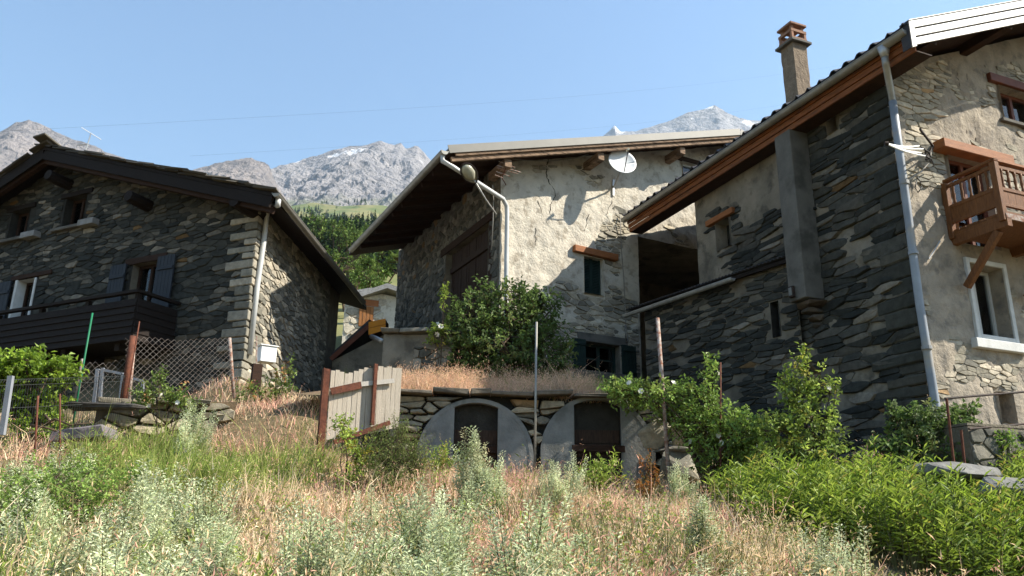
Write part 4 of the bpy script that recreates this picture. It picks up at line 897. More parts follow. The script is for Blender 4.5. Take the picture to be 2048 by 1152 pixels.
for s in (sL+.05, sL+1.45, sL+2.9):
    rail(BP.pt(s, zf-.24, -.1), BP.pt(s, zf-.24, bo+.06), .11, .15, 'joist'); rail(BP.pt(s, zf-1.28, .06), BP.pt(s, zf-.32, .06), .12, .12, 'wall_post') if True else 0
    mb = MB(); mb.beam(BP.pt(s, zf-1.05, .10), BP.pt(s, zf-.33, bo-.14), .09, .11); obj('brace', mb, WB, blo, bevel=.006)
mb = MB(); mb.beam(BP.pt(sL, zf-.15, bo+.045), BP.pt(sRr, zf-.15, bo+.045), .03, .09); obj('edge_board', mb, M['rust_pale'], blo)
# service cable bracket
CB = thing('cable_bracket', 'electric service bracket with four white insulated cables beside the downpipe', 'cable bracket', ba(1850, 310, 0))
tip = ba(1772, 287, .95)
for i, (px, py) in enumerate(((1838, 292), (1846, 298), (1850, 312), (1842, 306))):
    b = ba(px, py, .55); mb = MB(); n = 9
    mb.tube([tip+(b-tip)*k/n-V3(0, 0, .03*math.sin(math.pi*k/n)) for k in range(n+1)], .012, 6); obj('cable', mb, M['white_paint'], CB)
    mb = MB(); mb.tube([b, ba(px+12, py+6, .3), ba(px+14+i*2, py+18, .08)], .012, 6); obj('cable', mb, M['cable'], CB, smooth=True)
mb = MB(); mb.tube([tip-V3(.02, 0, 0), tip+V3(.03, 0, 0)], [.03, .035], 8); obj('insulator', mb, M['iron'], CB)
mb = MB(); mb.beam(ba(1840, 258, .45), ba(1866, 292, .1), .03, .03); mb.beam(ba(1866, 292, .1), ba(1852, 320, .1), .03, .03); obj('bracket', mb, M['iron'], CB)
mb = MB(); mb.tube([ba(1862, 300, .1), ba(1860, 322, .1), ba(1842, 345, .12), ba(1828, 352, .12), ba(1812, 370, .12)], .013, 6); obj('cable', mb, M['cable_grey'], CB, smooth=True)
mb = MB(); mb.tube([ba(1832, 350, .07), ba(1840, 362, .07), ba(1844, 375, .07), ba(1836, 385, .07), ba(1830, 375, .07), ba(1834, 360, .07)], .010, 6); obj('cable', mb, M['cable'], CB, smooth=True)
mb = MB(); mb.tube([ba(1858, 518, .04), ba(1880, 482, .04)], .012, 6); tag(obj('iron_hook', mb, M['galv'], RH))

# lean-to against the shaded wall
l0 = AP.pt(AP.uv(1592, 560, .12)[0], 0, .12)
LP = PL(l0, (.53, -.85), (-.85, -.53)); lS = LP.uv(1292, 690)[0]; lz = LP.uv(1580, 512)[1]
LT = thing('lean_to', 'low stone lean-to with black corrugated roof against the shaded wall', 'lean-to', LP.pt(lS/2, 3, 0))
hl = hole(LP, 1541, 606, 1563, 672)
wL = wall('stone_wall', LP, [(lS, lz-.12), (0, lz-.12)], 2.0, [hl], M['mortar_light'], LT, .12)
csL = cells([(lS, 2.), (-.0, 2.), (-.0, lz-.14), (lS, lz-.14)], [wide(hl, .03)], .085, 3.4, 71, jit=.28, kf=1.0, keep=lambda s, h: nz(s, h, 2., 2.2, 3) > -.42)
lay(LP, csL, wL, LT, 150, 73, PAL_A, depth=(.015, .05), gap=.007)
mb = MB(); e_ = LP.pt(lS, 0); b_ = e_-LP.n*1.6; mb.add([e_+Zv(2), b_+Zv(2), b_+Zv(lz), e_+Zv(lz-.12)], [(0, 1, 2, 3)]); obj('stone_wall', mb, M['mortar'], LT)
wv = MB(); wv.box(LP.pt((hl[0]+hl[1])/2, (hl[2]+hl[3])/2, -.2), LP.t*(hl[1]-hl[0])/2, V3(0, 0, (hl[3]-hl[2])/2), LP.n*.01); wv = obj('slit_window', wv, M['glass'], LT); reveal(wv, LP, hl, .2, M['mortar'])
mb = MB(); mb.tube([LP.pt(hl[0]+.1, hl[2], -.1), LP.pt(hl[0]+.1, hl[3], -.1)], .012, 6); obj('window_bar', mb, M['galv'], wv)
mb = MB(); P = []; n = 260; sA = LP.uv(1252, 618, .18)[0]
for i in range(n+1):
    s = sA+(0.02-sA)*i/n; wv_ = .018*math.sin(s*2*math.pi/.09); P.append([LP.pt(s, lz-.05+wv_, .2), LP.pt(s, lz+.02+wv_, -.3), LP.pt(s, lz+.30+wv_, -1.7)])
mb.grid(P); o = obj('roof', mb, M['roof_dark'], LT, smooth=True); sm = o.modifiers.new('solid', 'SOLIDIFY'); sm.thickness = .008
mb = MB(); mb.beam(LP.pt(sA, lz-.12, .12), LP.pt(0, lz-.12, .12), .05, .07); obj('eave_board', mb, M['wood_black'], LT)
gutter(LT, LP.pt(LP.uv(1466, 552, .24)[0], lz-.16, .24), LP.pt(sA, lz-.19, .24), .06, M['galv'])

# ------------------------------------------------------------------ terrace wall with two cellar arches
TP = PL(at(1060, 860, 12.3), (1, .06), (.06, -1))
TW = thing('cellar_wall', 'dry stone terrace wall with two round concrete cellar doorways', 'wall', TP.pt(0, 2.3, 0))
tzl = TP.uv(790, 782)[1]; sl0 = TP.uv(778, 840)[0]; sr0 = TP.uv(1370, 860)[0]; ztw = TP.uv(1000, 786)[1]
arch = []
for cx, top, wd in ((953, 803, 214), (1193, 797, 214)):
    c = TP.uv(cx, top); rr = wd/2/1600*12.6*1.0; arch.append((c[0], c[1]-rr, rr))
def in_arch(s, h, g=0.): return any(math.hypot(s-a, h-b) < r_+g for a, b, r_ in arch)
bkw = MB(); bkw.prism([TP.pt(sl0, 1.6, -.10), TP.pt(sr0, 1.6, -.10), TP.pt(sr0, ztw-.35, -.10), TP.pt(sr0-.7, ztw-.05, -.10), TP.pt(sl0, ztw-.05, -.10)], -TP.n*.5)
tw = obj('wall_core', bkw, M['mortar'], TW)
csT = cells([(sl0, 1.9), (sr0, 1.9), (sr0, ztw-.42), (sr0-.55, ztw-.10), (sl0, ztw-.08)], [], .10, 2.8, 81, kf=.9, keep=lambda s, h: not in_arch(s, h, .03), jit=.45)
PAL_DRY = [((.16, .14, .105), 3), ((.22, .19, .14), 4), ((.29, .25, .18), 3), ((.36, .31, .22), 2), ((.30, .20, .11), 1), ((.12, .115, .10), 2)]
r = random.Random(4)
for A, poly in csT:                          # trim what would cross into the rings
    pz = [p if not in_arch(*p) else None for p in poly]; q = []
    for p in poly:
        for a, b, r_ in arch:
            d = math.hypot(p[0]-a, p[1]-b)
            if d < r_+.01: k = (r_+.01)/max(d, .01); p = (a+(p[0]-a)*k, b+(p[1]-b)*k)
        q.append(p)
    mb = MB(); stone_mb(mb, TP, q, r.uniform(.08, .17), pick(PAL_DRY, r), r, .014, -.10); obj('stone', mb, M['stone'], tw)
s = sl0-.1
while s < sr0-.75:                           # flat coping slabs
    w = r.uniform(.3, .75); mb = MB(); mb.box(TP.pt(s+w/2, ztw-.02+r.uniform(-.015, .02), -.05), TP.t*(w/2-.008)+V3(0, 0, r.uniform(-.015, .015)), TP.n*r.uniform(.22, .28), V3(0, 0, r.uniform(.025, .04)), pick([((.10, .085, .065), 2), ((.15, .125, .095), 2)], r))
    mb.v = [tuple(np.array(v)+nrs.uniform(-.018, .018, 3)) for v in mb.v]; obj('coping_slab', mb, M['stone'], tw, bevel=.01); s += w
import bmesh
def boulder(c0, rad_, seed, col, n=16, bev=.02):
    rs = np.random.RandomState(seed); bm = bmesh.new()
    for p in unit_(rs.normal(size=(n, 3))): q = np.sign(p)*np.abs(p)**.7; bm.verts.new(tuple(np.asarray(c0)+q*np.asarray(rad_)*rs.uniform(.85, 1.1)))
    g = bmesh.ops.convex_hull(bm, input=bm.verts[:]); bmesh.ops.delete(bm, geom=[v for v in bm.verts if not v.link_faces], context='VERTS')
    mb = MB(); bm.verts.index_update(); mb.add([v.co for v in bm.verts], [tuple(v.index for v in f.verts) for f in bm.faces], col); bm.free(); return mb
def unit_(a): return a/np.linalg.norm(a, axis=-1, keepdims=True)
for i, (px, py, Y, a, b, c, cl) in enumerate(((1312, 872, 12.05, .30, .22, .27, (.30, .27, .21)), (1360, 868, 12.0, .15, .2, .2, (.36, .32, .24)), (1350, 930, 11.95, .33, .2, .24, (.19, .18, .15)), (1387, 950, 11.9, .18, .18, .18, (.38, .34, .26)), (1345, 898, 11.95, .36, .2, .06, (.16, .15, .13)), (1290, 945, 12., .16, .14, .2, (.15, .14, .12)))):
    obj('boulder', boulder(at(px, py, Y), (a, b, c), 40+i, cl), M['stone'], TW, bevel=.025)
for i, (a, b, r_) in enumerate(arch):        # concrete ring front, door planks set back
    hw = (.33, .36)[i]; mb = MB(); ztp = b+.62*r_ if i else b+.58*r_
    N_ = 40; out = []
    for sg in (-1, 1):
        pts = []
        for k in range(N_+1):
            an_ = math.pi*k/N_-math.pi/2; rw_ = r_*(1+.022*nz(an_*2.2, sg*3+i*7, 0, 1., 3)); x = math.cos(an_)*rw_; y = math.sin(an_)*rw_
            if x >= hw: pts.append((x, y))
        y1 = math.sqrt(r_*r_-hw*hw); poly = [(hw, -y1)]+pts+[(hw, y1)]
        P3 = [TP.pt(a+sg*x, b+y, .0) for x, y in poly]
        if sg < 0: P3 = P3[::-1]
        mb.prism(P3, TP.n*.07)
    ring = obj('arch_front', mb, M['concrete_cool'], TW, bevel=.008)
    mb = MB(); P = [[TP.pt(a+math.cos(t)*q, b+math.sin(t)*q, o) for t in np.linspace(-.6, math.pi+.6, 49)] for q, o in ((r_+.035, .02), (r_+.035, .075), (r_-.004, .076), (r_-.03, .076), (r_-.03, -.06))]; mb.grid(P); obj('arch_rim', mb, M['concrete_cool'], TW, smooth=False)
    mb = MB(); P = [[TP.pt(a+math.cos(t)*(r_-.03), b+math.sin(t)*(r_-.03), o) for t in np.linspace(-.6, math.pi+.6, 49)] for o in (-.06, -1.9)]; mb.grid(P); obj('cellar_vault', mb, M['mortar'], TW)  # dark mortar colour deepens the shade inside the cellar
    mb = MB(); mb.prism([TP.pt(a+math.cos(t)*(r_-.03), b+math.sin(t)*(r_-.03), -1.85) for t in np.linspace(0, 2*math.pi, 29)[:-1]], -TP.n*.02); obj('cellar_dark', mb, M['dark'], TW)  # black disc stands in for the shade at the cellar's back
    zd = b+(.50, .44)[i]*r_; dmb = MB(); zdm = zd-.30; dmb.beam(TP.pt(a-hw-.04, zdm, .05 if i else -.05), TP.pt(a+hw+.05, zdm, .05 if i else -.05), .06, .10); d_ = obj('cellar_door', dmb, M['wood_dark'], TW, bevel=.006)
    s = -hw; kk = 0
    while s < hw-.02:
        w = min(.17, hw-s); mb = MB(); mb.box(TP.pt(a+s+w/2, (zd-.45+b-r_)/2+.0, -.10), TP.t*(w/2-.006), V3(0, 0, (zd-.45-b+r_)/2), TP.n*.015); obj('plank', mb, M['cellar_door'], d_); s += w; kk += 1
    for k in range(2): mb = MB(); mb.box(TP.pt(a, zd-.105-.21*k, -.09), TP.t*(hw-.004), V3(0, 0, .10), TP.n*.015); obj('plank', mb, M['wood_weather'] if False else M['barn_door'], d_)
# terrace sheet behind the wall
tx = np.linspace(-3.4, 3.6, 40); ty = np.linspace(0, 1, 24); rows = []
for j, v in enumerate(ty):
    row = []
    for i, x in enumerate(tx):
        y0 = 12.55+x*.06; y1 = 19.3; y = y0+(y1-y0)*v; z = ztw-.05+1.5*v+nz(x, y, 3, .8)*.08*min(1, v*4)
        if x > 2.4: z -= (x-2.4)*.9
        row.append((x, y, z))
    rows.append(row)
mb = MB(); mb.grid(rows); tag(obj('terrace', mb, M['soil'], smooth=True), kind='structure')
def terr(x, y):
    v = (y-12.55-x*.06)/6.7; return ztw-.05+1.5*v-(max(0, x-2.4)*.9)
# side of the terrace, towards the path
gw = PL(at(775, 780, 12.5), (.25, -1), (-1, -.25))

# old garden wall before the barn
GP = PL(at(835, 720, 15.2), (1, -.05), (-.05, -1))
GW = thing('garden_wall', 'crumbling plastered garden wall with stone coping below the barn door', 'wall', GP.pt(0, 4.6, 0))
ga, gz = GP.uv(768, 664); gb = GP.uv(905, 664)[0]
w_ = wall('wall_face', GP, [(ga, gz-.05), (gb, gz-.05)], 3.4, [], M['plaster_grey'], GW, .08, lambda s, h: nz(s, h, 1., 1.5, 4)*.06)
mb = MB(); mb.prism([GP.pt(ga, 3.4, 0), GP.pt(ga, gz-.05, 0), GP.pt(ga, gz-.05, -.4), GP.pt(ga, 3.4, -.4)], GP.t*.05); obj('wall_end', mb, M['plaster_grey'], GW)
lay(GP, cells([(gb-.75, 3.4), (gb, 3.4), (gb, gz-.3), (gb-.75, gz-.3)], [], .10, 2.4, 91), w_, GW, 60, 93, PAL_LIGHT, depth=(.02, .06), gap=.01)
s = ga-.05
while s < gb:
    w = r.uniform(.3, .6); mb = MB(); mb.box(GP.pt(s+w/2, gz+r.uniform(-.02, .02), -.12), GP.t*(w/2-.01), GP.n*.24, V3(0, 0, .035), pick(PAL_LIGHT, r)); mb.v = [tuple(np.array(v)+nrs.uniform(-.02, .02, 3)) for v in mb.v]; obj('coping_slab', mb, M['stone'], GW, bevel=.01); s += w

# ------------------------------------------------------------------ plank fence with rusty posts
FPn = PL(at(700, 840, 10.4), (.88, .42), (.42, -.88))
FN = thing('plank_fence', 'weathered grey plank fence panel on rusty iron posts', 'fence', FPn.pt(0, 2.5, 0))
fa, fzt = FPn.uv(662, 745); fb, fzt2 = FPn.uv(800, 732); fzb = FPn.uv(665, 880)[1]; fzb2 = FPn.uv(790, 855)[1]
s = fa; k = 0; r = random.Random(8)
while s < fb:
    w = r.uniform(.05, .08); t = (s-fa)/(fb-fa); zt_ = fzt+(fzt2-fzt)*t+r.uniform(-.03, .03); zb_ = fzb+(fzb2-fzb)*t
    mb = MB(); c = FPn.pt(s+w/2, (zt_+zb_)/2, r.uniform(-.006, .006)); g = r.uniform(.75, 1.25)
    mb.box(c, FPn.t*(w/2-.0015), V3(r.uniform(-.004, .004), 0, (zt_-zb_)/2), FPn.n*.011, (.49*g, .425*g, .345*g)); obj('plank', mb, M['wood_grey'], FN); s += w
def fpost(px, y0, y1, w, o, m_=M['rust']):
    a = FPn.uv(px, y0, o); b = FPn.uv(px-6, y1, o); mb = MB(); mb.beam(FPn.pt(a[0], b[1], o), FPn.pt(a[0], a[1], o), w, w*.6, up=FPn.n)
    mb.beam(FPn.pt(a[0]-w/2, b[1], o+w*.5), FPn.pt(a[0]-w/2, a[1], o+w*.5), .008, w, up=FPn.n); return obj('post', mb, m_, FN)
fpost(653, 738, 912, .09, .06); fpost(752, 728, 850, .05, .05)
za = FPn.uv(662, 783, .05); zb_ = FPn.uv(722, 770, .05); zc = FPn.uv(788, 763, .05)
mb = MB(); mb.beam(FPn.pt(*za, .05), FPn.pt(*zb_, .05), .03, .09); obj('rail', mb, M['rust'], FN); mb = MB(); mb.beam(FPn.pt(zb_[0], zb_[1]+.01, .052), FPn.pt(zc[0], zc[1]+.01, .052), .025, .06); obj('rail', mb, M['wood_grey'], FN)
mb = MB(); z1 = FPn.uv(668, 885, .05); z2 = FPn.uv(780, 845, .05); mb.beam(FPn.pt(*z1, .05), FPn.pt(*z2, .05), .03, .06); obj('rail', mb, M['rust'], FN)
mb = MB(); a = FPn.uv(768, 700, -.1); mb.beam(FPn.pt(a[0], a[1]-1.2, -.1), FPn.pt(*a, -.1), .05, .05); obj('post', mb, M['wood_grey'], FN)

def pole(name, label, cat, p, q, r0, m_, group=None, n=8):
    o = MB(); o.tube([p, (np.asarray(p)+q)/2, q], r0, n); o = obj(name, o, m_, smooth=True); return tag(o, label, cat, group)
gnd = lambda p: V3(p[0], p[1], ground(p[0], p[1])-.15)
def stake(name, label, px0, py0, px1, py1, Y, r0, m_, group=None):
    t = at(px0, py0, Y); b = at(px1, py1, Y); d = (b-t); k = max(1., (t[2]-ground(b[0], b[1])+.1)/(t[2]-b[2])); return pole(name, label, 'post', t+d*k, t, r0, m_, group)
stake('metal_pole', 'tall thin galvanised pole standing before the terrace wall between the two cellar arches', 1073, 644, 1070, 888, 11.9, .018, M['zinc'])
stake('metal_pole', 'leaning grey pole beside the right cellar arch and the rose bush', 1315, 636, 1338, 958, 11.4, .03, M['rust_pale'])
stake('garden_stake', 'slim bright green garden stake rising before the black balcony', 185, 626, 155, 795, 11.6, .014, M['green_paint'])
stake('garden_stake', 'thin brown rod standing just behind the thick rusty fence post', 279, 643, 268, 710, 11.9, .010, M['rust'])
stake('garden_stake', 'short rusty stake in the weeds left of its twin, before the wire fence', 76, 792, 72, 862, 9.4, .012, M['rust'])
stake('garden_stake', 'short rusty stake in the weeds nearer the stone ledge, right of its twin', 120, 788, 120, 862, 9.5, .010, M['rust'])
stake('garden_stake', 'thin rusty rod among the rose shoots right of the leaning pole', 1441, 725, 1441, 850, 10.9, .013, M['rust'])
# wire fence of the garden, rusty pipes and diamond mesh
CF = thing('chain_link_fence', 'old chain-link fence on rusty pipe posts below the balcony', 'fence', gnd(at(300, 800, 12.2)))
for p, q, m_, rr in (((266, 672), (247, 792), M['rust'], .045), ((459, 676), (466, 772), M['rust_pale'], .028), ((166, 718), (152, 805), M['rust_pale'], .028), ((267, 705), (259, 790), M['rust_pale'], .025)):
    Y = {266: 12.0, 459: 12.9, 166: 11.7, 267: 12.1}[p[0]]; mb = MB(); t, b = at(*p, Y), at(*q, Y); mb.tube([b+(b-t)*.25, (b+t)/2, t], rr, 10); obj('post', mb, m_, CF, smooth=True)
def mesh_net(name, A0, A1, B1, B0, dx, rr, sag=0.):   # corner points: top left, top right, bottom right, bottom left
    mb = MB(); L = np.linalg.norm(A1-A0); H = np.linalg.norm(A0-B0); nu, nv = int(L/dx), int(H/dx)
    def P(u, v):
        u = min(max(u, 0), 1); v = min(max(v, 0), 1); p = (A0*(1-u)+A1*u)*(1-v)+(B0*(1-u)+B1*u)*v; return p+V3(0, 0, sag*math.sin(u*9)*(1-v))+V3(0, .02*math.sin(u*17+v*5), 0)
    for i in range(-nv, nu+1):
        for sg in (1, -1):
            pts = []
            for j in range(nv+1):
                u = (i+j)/nu if sg > 0 else (i+nv-j)/nu
                if 0 <= u <= 1: pts.append(P(u, j/nv))
            if len(pts) > 1: mb.tube([pts[0]]+pts[1:-1:3]+[pts[-1]], rr, 3, cap=False)
    return tag(obj(name, mb, M['mesh_wire'], CF), kind='stuff')
mesh_net('wire_mesh', at(250, 676, 12.05), at(462, 678, 12.85), at(466, 775, 12.85), at(250, 795, 12.05), .085, .0026, .02)
mesh_net('wire_mesh', at(165, 728, 11.75), at(258, 718, 12.05), at(250, 800, 12.05), at(152, 806, 11.75), .085, .0024, .02)
GT = thing('garden_gate', 'grey tubular gate frame behind the chain-link fence', 'gate', gnd(at(220, 800, 12.6)))
for pts, w in (([(206, 736), (199, 806)], .045), ([(206, 740), (246, 748)], .04), ([(196, 738), (189, 806)], .055), ([(246, 748), (240, 806)], .04), ([(258, 755), (286, 762)], .04), ([(286, 762), (284, 795)], .04)):
    mb = MB(); mb.beam(at(*pts[0], 12.7), at(*pts[1], 12.7), w, w, up=(0, 1, 0)); obj('gate_bar', mb, M['gate_grey'], GT)
PF = thing('panel_fence', 'green welded wire fence panel with folded top on a grey post', 'fence', gnd(at(20, 850, 9.6)))
mb = MB(); a = at(22, 752, 9.6); b = at(4, 870, 9.6); mb.beam(b, a, .06, .05, up=(0, 1, 0)); obj('post', mb, M['gate_grey'], PF)
A0, A1, B0, B1 = at(-60, 762, 9.3), at(250, 752, 11.4), at(-80, 880, 9.3), at(235, 860, 11.4)
wv = MB(); n = 62
for i in range(n+1):
    u = i/n; t = A0*(1-u)+A1*u; b = B0*(1-u)+B1*u; wv.tube([b, b*.1+t*.9, b*.06+t*.94+V3(0, -.03, 0), t], .0028, 3, cap=False)
for v in (0., .1, .5, .95): wv.tube([A0*(1-v)+B0*v, A1*(1-v)+B1*v], .0036, 3, cap=False)
tag(obj('welded_wires', wv, M['mesh_green'], PF), kind='stuff')
# stone ledge under the chain-link fence
LG = PL(at(360, 800, 12.0), (.93, .38), (.38, -.93))
LW = thing('ledge_wall', 'low rubble ledge carrying the chain-link fence', 'wall', LG.pt(0, 3.2, 0))
la, lzt = LG.uv(195, 800); lb = LG.uv(475, 790)[0]
core = MB(); core.prism([LG.pt(la, 2.6, -.08), LG.pt(lb, 2.6, -.08), LG.pt(lb, lzt+.12, -.08), LG.pt(la, lzt-.05, -.08)], -LG.n*.9); lc_ = obj('wall_core', core, M['soil'], LW)
r = random.Random(14)
for A, poly in cells([(la, 2.6), (lb, 2.6), (lb, lzt+.10), (la, lzt-.06)], [], .12, 2.4, 95, jit=.4, kf=.8): mb = MB(); stone_mb(mb, LG, poly, r.uniform(.06, .16), pick(PAL_DRY, r), r, .012, -.08); obj('stone', mb, M['stone'], lc_)
s = la
while s < lb-.55:
    w = r.uniform(.3, .55); mb = MB(); mb.box(LG.pt(s+w/2, lzt-.02+.14*(s-la)/(lb-la), -.15), LG.t*(w/2-.01), LG.n*.32, V3(0, 0, .03), pick(PAL_DRY, r)); mb.v = [tuple(np.array(v)+nrs.uniform(-.02, .02, 3)) for v in mb.v]; obj('coping_slab', mb, M['stone'], lc_, bevel=.01); s += w
# ledge of dark planks and slabs, leaves and sticks behind the wire panel
for i, (px, py, Y, L, w, h, c, lab) in enumerate(((210, 815, 11.0, .95, .35, .07, (.06, .055, .05), 'dark flat slab edging the bed behind the wire panel fence'), (170, 870, 9.9, .62, .4, .14, (.16, .14, .15), 'grey boulder slab lying in the bed behind the two rusty stakes'))):
    mb = MB(); c0 = at(px, py, Y); mb.box(c0, V3(L/2, .05, .02), V3(0, w/2, 0), V3(0, 0, h/2), c); mb.v = [tuple(np.array(v)+nrs.uniform(-.04, .04, 3)) for v in mb.v]; tag(obj('stone_slab', mb, M['stone'], bevel=.02), lab, 'stone')
for i, pts in enumerate((((95, 845), (110, 838), (140, 850), (180, 846)), ((90, 830), (97, 838), (99, 848)), ((60, 850), (90, 855), (115, 862)))):
    mb = MB(); mb.tube([at(*p, 9.7) for p in pts], [.016, .014, .011, .008][:len(pts)], 6); tag(obj('dead_branch', mb, M['bark'], smooth=True), ('long crooked dead branch lying across the bed', 'short upright dead twig stump in the bed', 'thin bare stick lowest in the bed')[i], 'branch')
# white meter box on a brown post
MBx = thing('meter_box', 'white meter box on a brown steel post at the chalet corner', 'meter box', gnd(at(518, 790, 13.6)))
bp = PL(at(524, 715, 13.6), (.82, .57), (.57, -.82))
s, h = bp.uv(524, 705); block('box', bp, s-.02, s+.26, h-.15, h+.13, -.22, .0, M['white_paint'], MBx, bevel=.01)
block('lid', bp, s-.04, s+.28, h+.131, h+.15, -.24, .02, M['white_paint'], MBx, bevel=.004)
a = bp.uv(516, 728, -.05); mb = MB(); mb.beam(bp.pt(a[0], a[1]-.9, -.08), bp.pt(a[0], a[1], -.08), .16, .10, up=bp.n); obj('post', mb, M['wood_dark'], MBx)
mb = MB(); mb.tube([at(513, 672, 13.4), at(513, 728, 13.4)], .012, 6); obj('rod', mb, M['rust_pale'], MBx)

# ------------------------------------------------------------------ far house, shed roof, yellow board between the houses
FH = PL(at(740, 620, 34.), (.97, .25), (.25, -.97))
HF = thing('far_house', 'small sunlit stone house with slate roof and brown shutter seen through the gap', 'house', FH.pt(0, 6, 0))
q = lambda px, py: FH.uv(px, py)
wl_ = wall('stone_wall', FH, [(q(690, 600)[0], q(712, 603)[1]), (q(765, 585)[0]+.0, q(768, 588)[1]), (q(900, 620)[0], q(900, 620)[1])], 6.0, [], M['plaster'], HF, .3)
lay(FH, cells([(q(690, 600)[0], 8), (q(775, 600)[0], 8), (q(775, 588)[0], q(768, 588)[1]), (q(690, 600)[0], q(712, 603)[1])], [], .22, 2.4, 97), wl_, HF, 60, 98, [((.5, .44, .34), 2), ((.38, .33, .26), 2), ((.28, .25, .2), 1)], depth=(.02, .06), gap=.02)
mb = MB(); a, b, c = FH.pt(*q(706, 604), .5), FH.pt(*q(772, 582), .5), FH.pt(*q(900, 625), .5); th_ = V3(0, 0, .22); dp_ = -FH.n*7
mb.prism([a, b, b+th_, a+th_], dp_); mb.prism([b, c, c+th_, b+th_], dp_); obj('roof', mb, M['slate'], HF)
cq = q(742, 580); mb = MB(); mb.prism([FH.pt(cq[0]-.55, cq[1]-1.2, -1.2), FH.pt(cq[0]+.65, cq[1]-1.2, -1.2), FH.pt(cq[0]+.65, cq[1]+.02, -1.2), FH.pt(cq[0]-.45, cq[1]+.25, -1.2)], dp_*.2); obj('dormer', mb, M['slate'], HF)
mb = MB(); mb.prism([FH.pt(cq[0]-.75, cq[1]+.2, -1.), FH.pt(cq[0]+.1, cq[1]+.42, -1.), FH.pt(cq[0]+1.2, cq[1]-.1, -1.), FH.pt(cq[0]+1.2, cq[1]-.2, -1.), FH.pt(cq[0]+.1, cq[1]+.3, -1.), FH.pt(cq[0]-.75, cq[1]+.1, -1.)], dp_*.25); obj('dormer_roof', mb, M['slate'], HF)
mb = MB(); mb.beam(FH.pt(cq[0]+.12, cq[1]-.35, -1.17), FH.pt(cq[0]+.12, cq[1]-.0, -1.17), .14, .05, up=FH.n); obj('dormer_slit', mb, M['dark'], HF)
d0, d1 = q(719, 612), q(745, 655); dmb = MB(); dmb.box(FH.pt((d0[0]+d1[0])/2, (d0[1]+d1[1])/2, .03), FH.t*(d1[0]-d0[0])/2, V3(0, 0, (d0[1]-d1[1])/2), FH.n*.02); dd = obj('shutter', dmb, M['far_wood'], HF)
for k in range(4): x = d0[0]+(d1[0]-d0[0])*(k+.5)/4; mb = MB(); mb.box(FH.pt(x, (d0[1]+d1[1])/2, .07), FH.t*((d1[0]-d0[0])/8-.012), V3(0, 0, (d0[1]-d1[1])/2-.02), FH.n*.018); obj('plank', mb, M['far_wood'], dd)
block('lintel', FH, d0[0]-.2, d1[0]+.2, d0[1]+.02, d0[1]+.3, -.1, .06, M['wood_orange'], HF)
SH = thing('shed_roof', 'sloping brown edged shed roof in the passage beneath the far house', 'shed', at(700, 720, 21.))
mb = MB(); a, b = at(662, 716, 20.5), at(738, 650, 20.5); u = V3(.3, 4, .3); mb.prism([a, b, b+V3(0, 0, .16), a+V3(0, 0, .12)], u); obj('roof', mb, M['roof_dark'], SH)
mb = MB(); mb.beam(a-V3(0, .02, .04), b-V3(0, .02, .04), .04, .12); obj('verge_board', mb, M['frame_wood'], SH)
mb = MB(); mb.prism([at(664, 722, 20.7), at(770, 668, 20.7), at(775, 790, 20.7), at(664, 790, 20.7)], V3(0, .3, 0)); obj('wall', mb, M['plaster_grey'], SH)
mb = MB(); mb.prism([at(738, 652, 20.45), at(772, 640, 20.45), at(772, 662, 20.45), at(738, 668, 20.45)], V3(0, .5, 0)); obj('roof_edge', mb, M['wood_dark'], SH)
YB = thing('yellow_fascia', 'bright orange-yellow boards of a small roof edge at the barn corner', 'board', at(755, 660, 20.3))
for (y0, y1, y2, y3) in ((644, 637, 648, 656), (657, 649, 659, 670)):
    mb = MB(); mb.prism([at(737, y0, 20.3), at(771, y1, 20.3), at(771, y2, 20.3), at(737, y3, 20.3)], V3(0, .04, 0)); obj('board', mb, M['yellow_board'], YB)
tag(obj('stove_pipe', MB().tube([at(743, 673, 19.5), at(764, 682, 18.9)], .06, 10), M['galv'], smooth=True), 'short grey pipe poking out below the yellow boards', 'pipe')
# overhead wires
for i, (p0, p1, lab) in enumerate(((at(-40, 265, 16), at(1700, 128, 46), 'upper faint overhead wire across the sky'), (at(380, 312, 30), at(1600, 205, 60), 'lower faint overhead wire behind the chimney'))):
    mb = MB(); n = 24; mb.tube([p0+(p1-p0)*k/n-V3(0, 0, .5*math.sin(math.pi*k/n)) for k in range(n+1)], .0016 if i == 0 else .0022, 4); tag(obj('overhead_wire', mb, M['cable'], smooth=True), lab, 'wire')

# ------------------------------------------------------------------ iron railing and low wall at the right
RP = PL(at(1960, 900, 9.6), (.93, .36), (.36, -.93))
RW_ = thing('path_wall', 'low ivy-grown stone wall under the iron railing at the right edge', 'wall', RP.pt(0, 1.6, 0))
ra, rzt = RP.uv(1935, 852); rb = ra+4; rw = wall('wall_face', RP, [(ra, rzt), (rb, rzt+.06)], .8, [], M['mortar_light'], RW_, .1)
lay(RP, cells([(ra, .8), (rb, .8), (rb, rzt+.04), (ra, rzt-.02)], [], .09, 2., 101), rw, RW_, 60, 103, PAL_LIGHT, depth=(.02, .06), gap=.01)
mb = MB(); mb.prism([RP.pt(ra, .8), RP.pt(ra, rzt), RP.pt(ra, rzt, -.5), RP.pt(ra, .8, -.5)], RP.t*.05); mb.prism([RP.pt(ra, rzt+.01), RP.pt(rb, rzt+.06), RP.pt(rb, rzt+.06, -.5), RP.pt(ra, rzt+.01, -.5)], V3(0, 0, .03)); obj('wall_top', mb, M['mortar_light'], RW_)
IR = thing('iron_railing', 'thin rusty iron railing of two bars at the right edge', 'railing', RP.pt(ra, rzt, 0))
for p, q_ in (((1890, 797), (2080, 781)), ((1938, 858), (2080, 845)), ((1975, 947), (2080, 941))): mb = MB(); mb.tube([at(*p, 9.5), at(*q_, 10.2)], .014, 8); obj('bar', mb, M['iron'], IR)
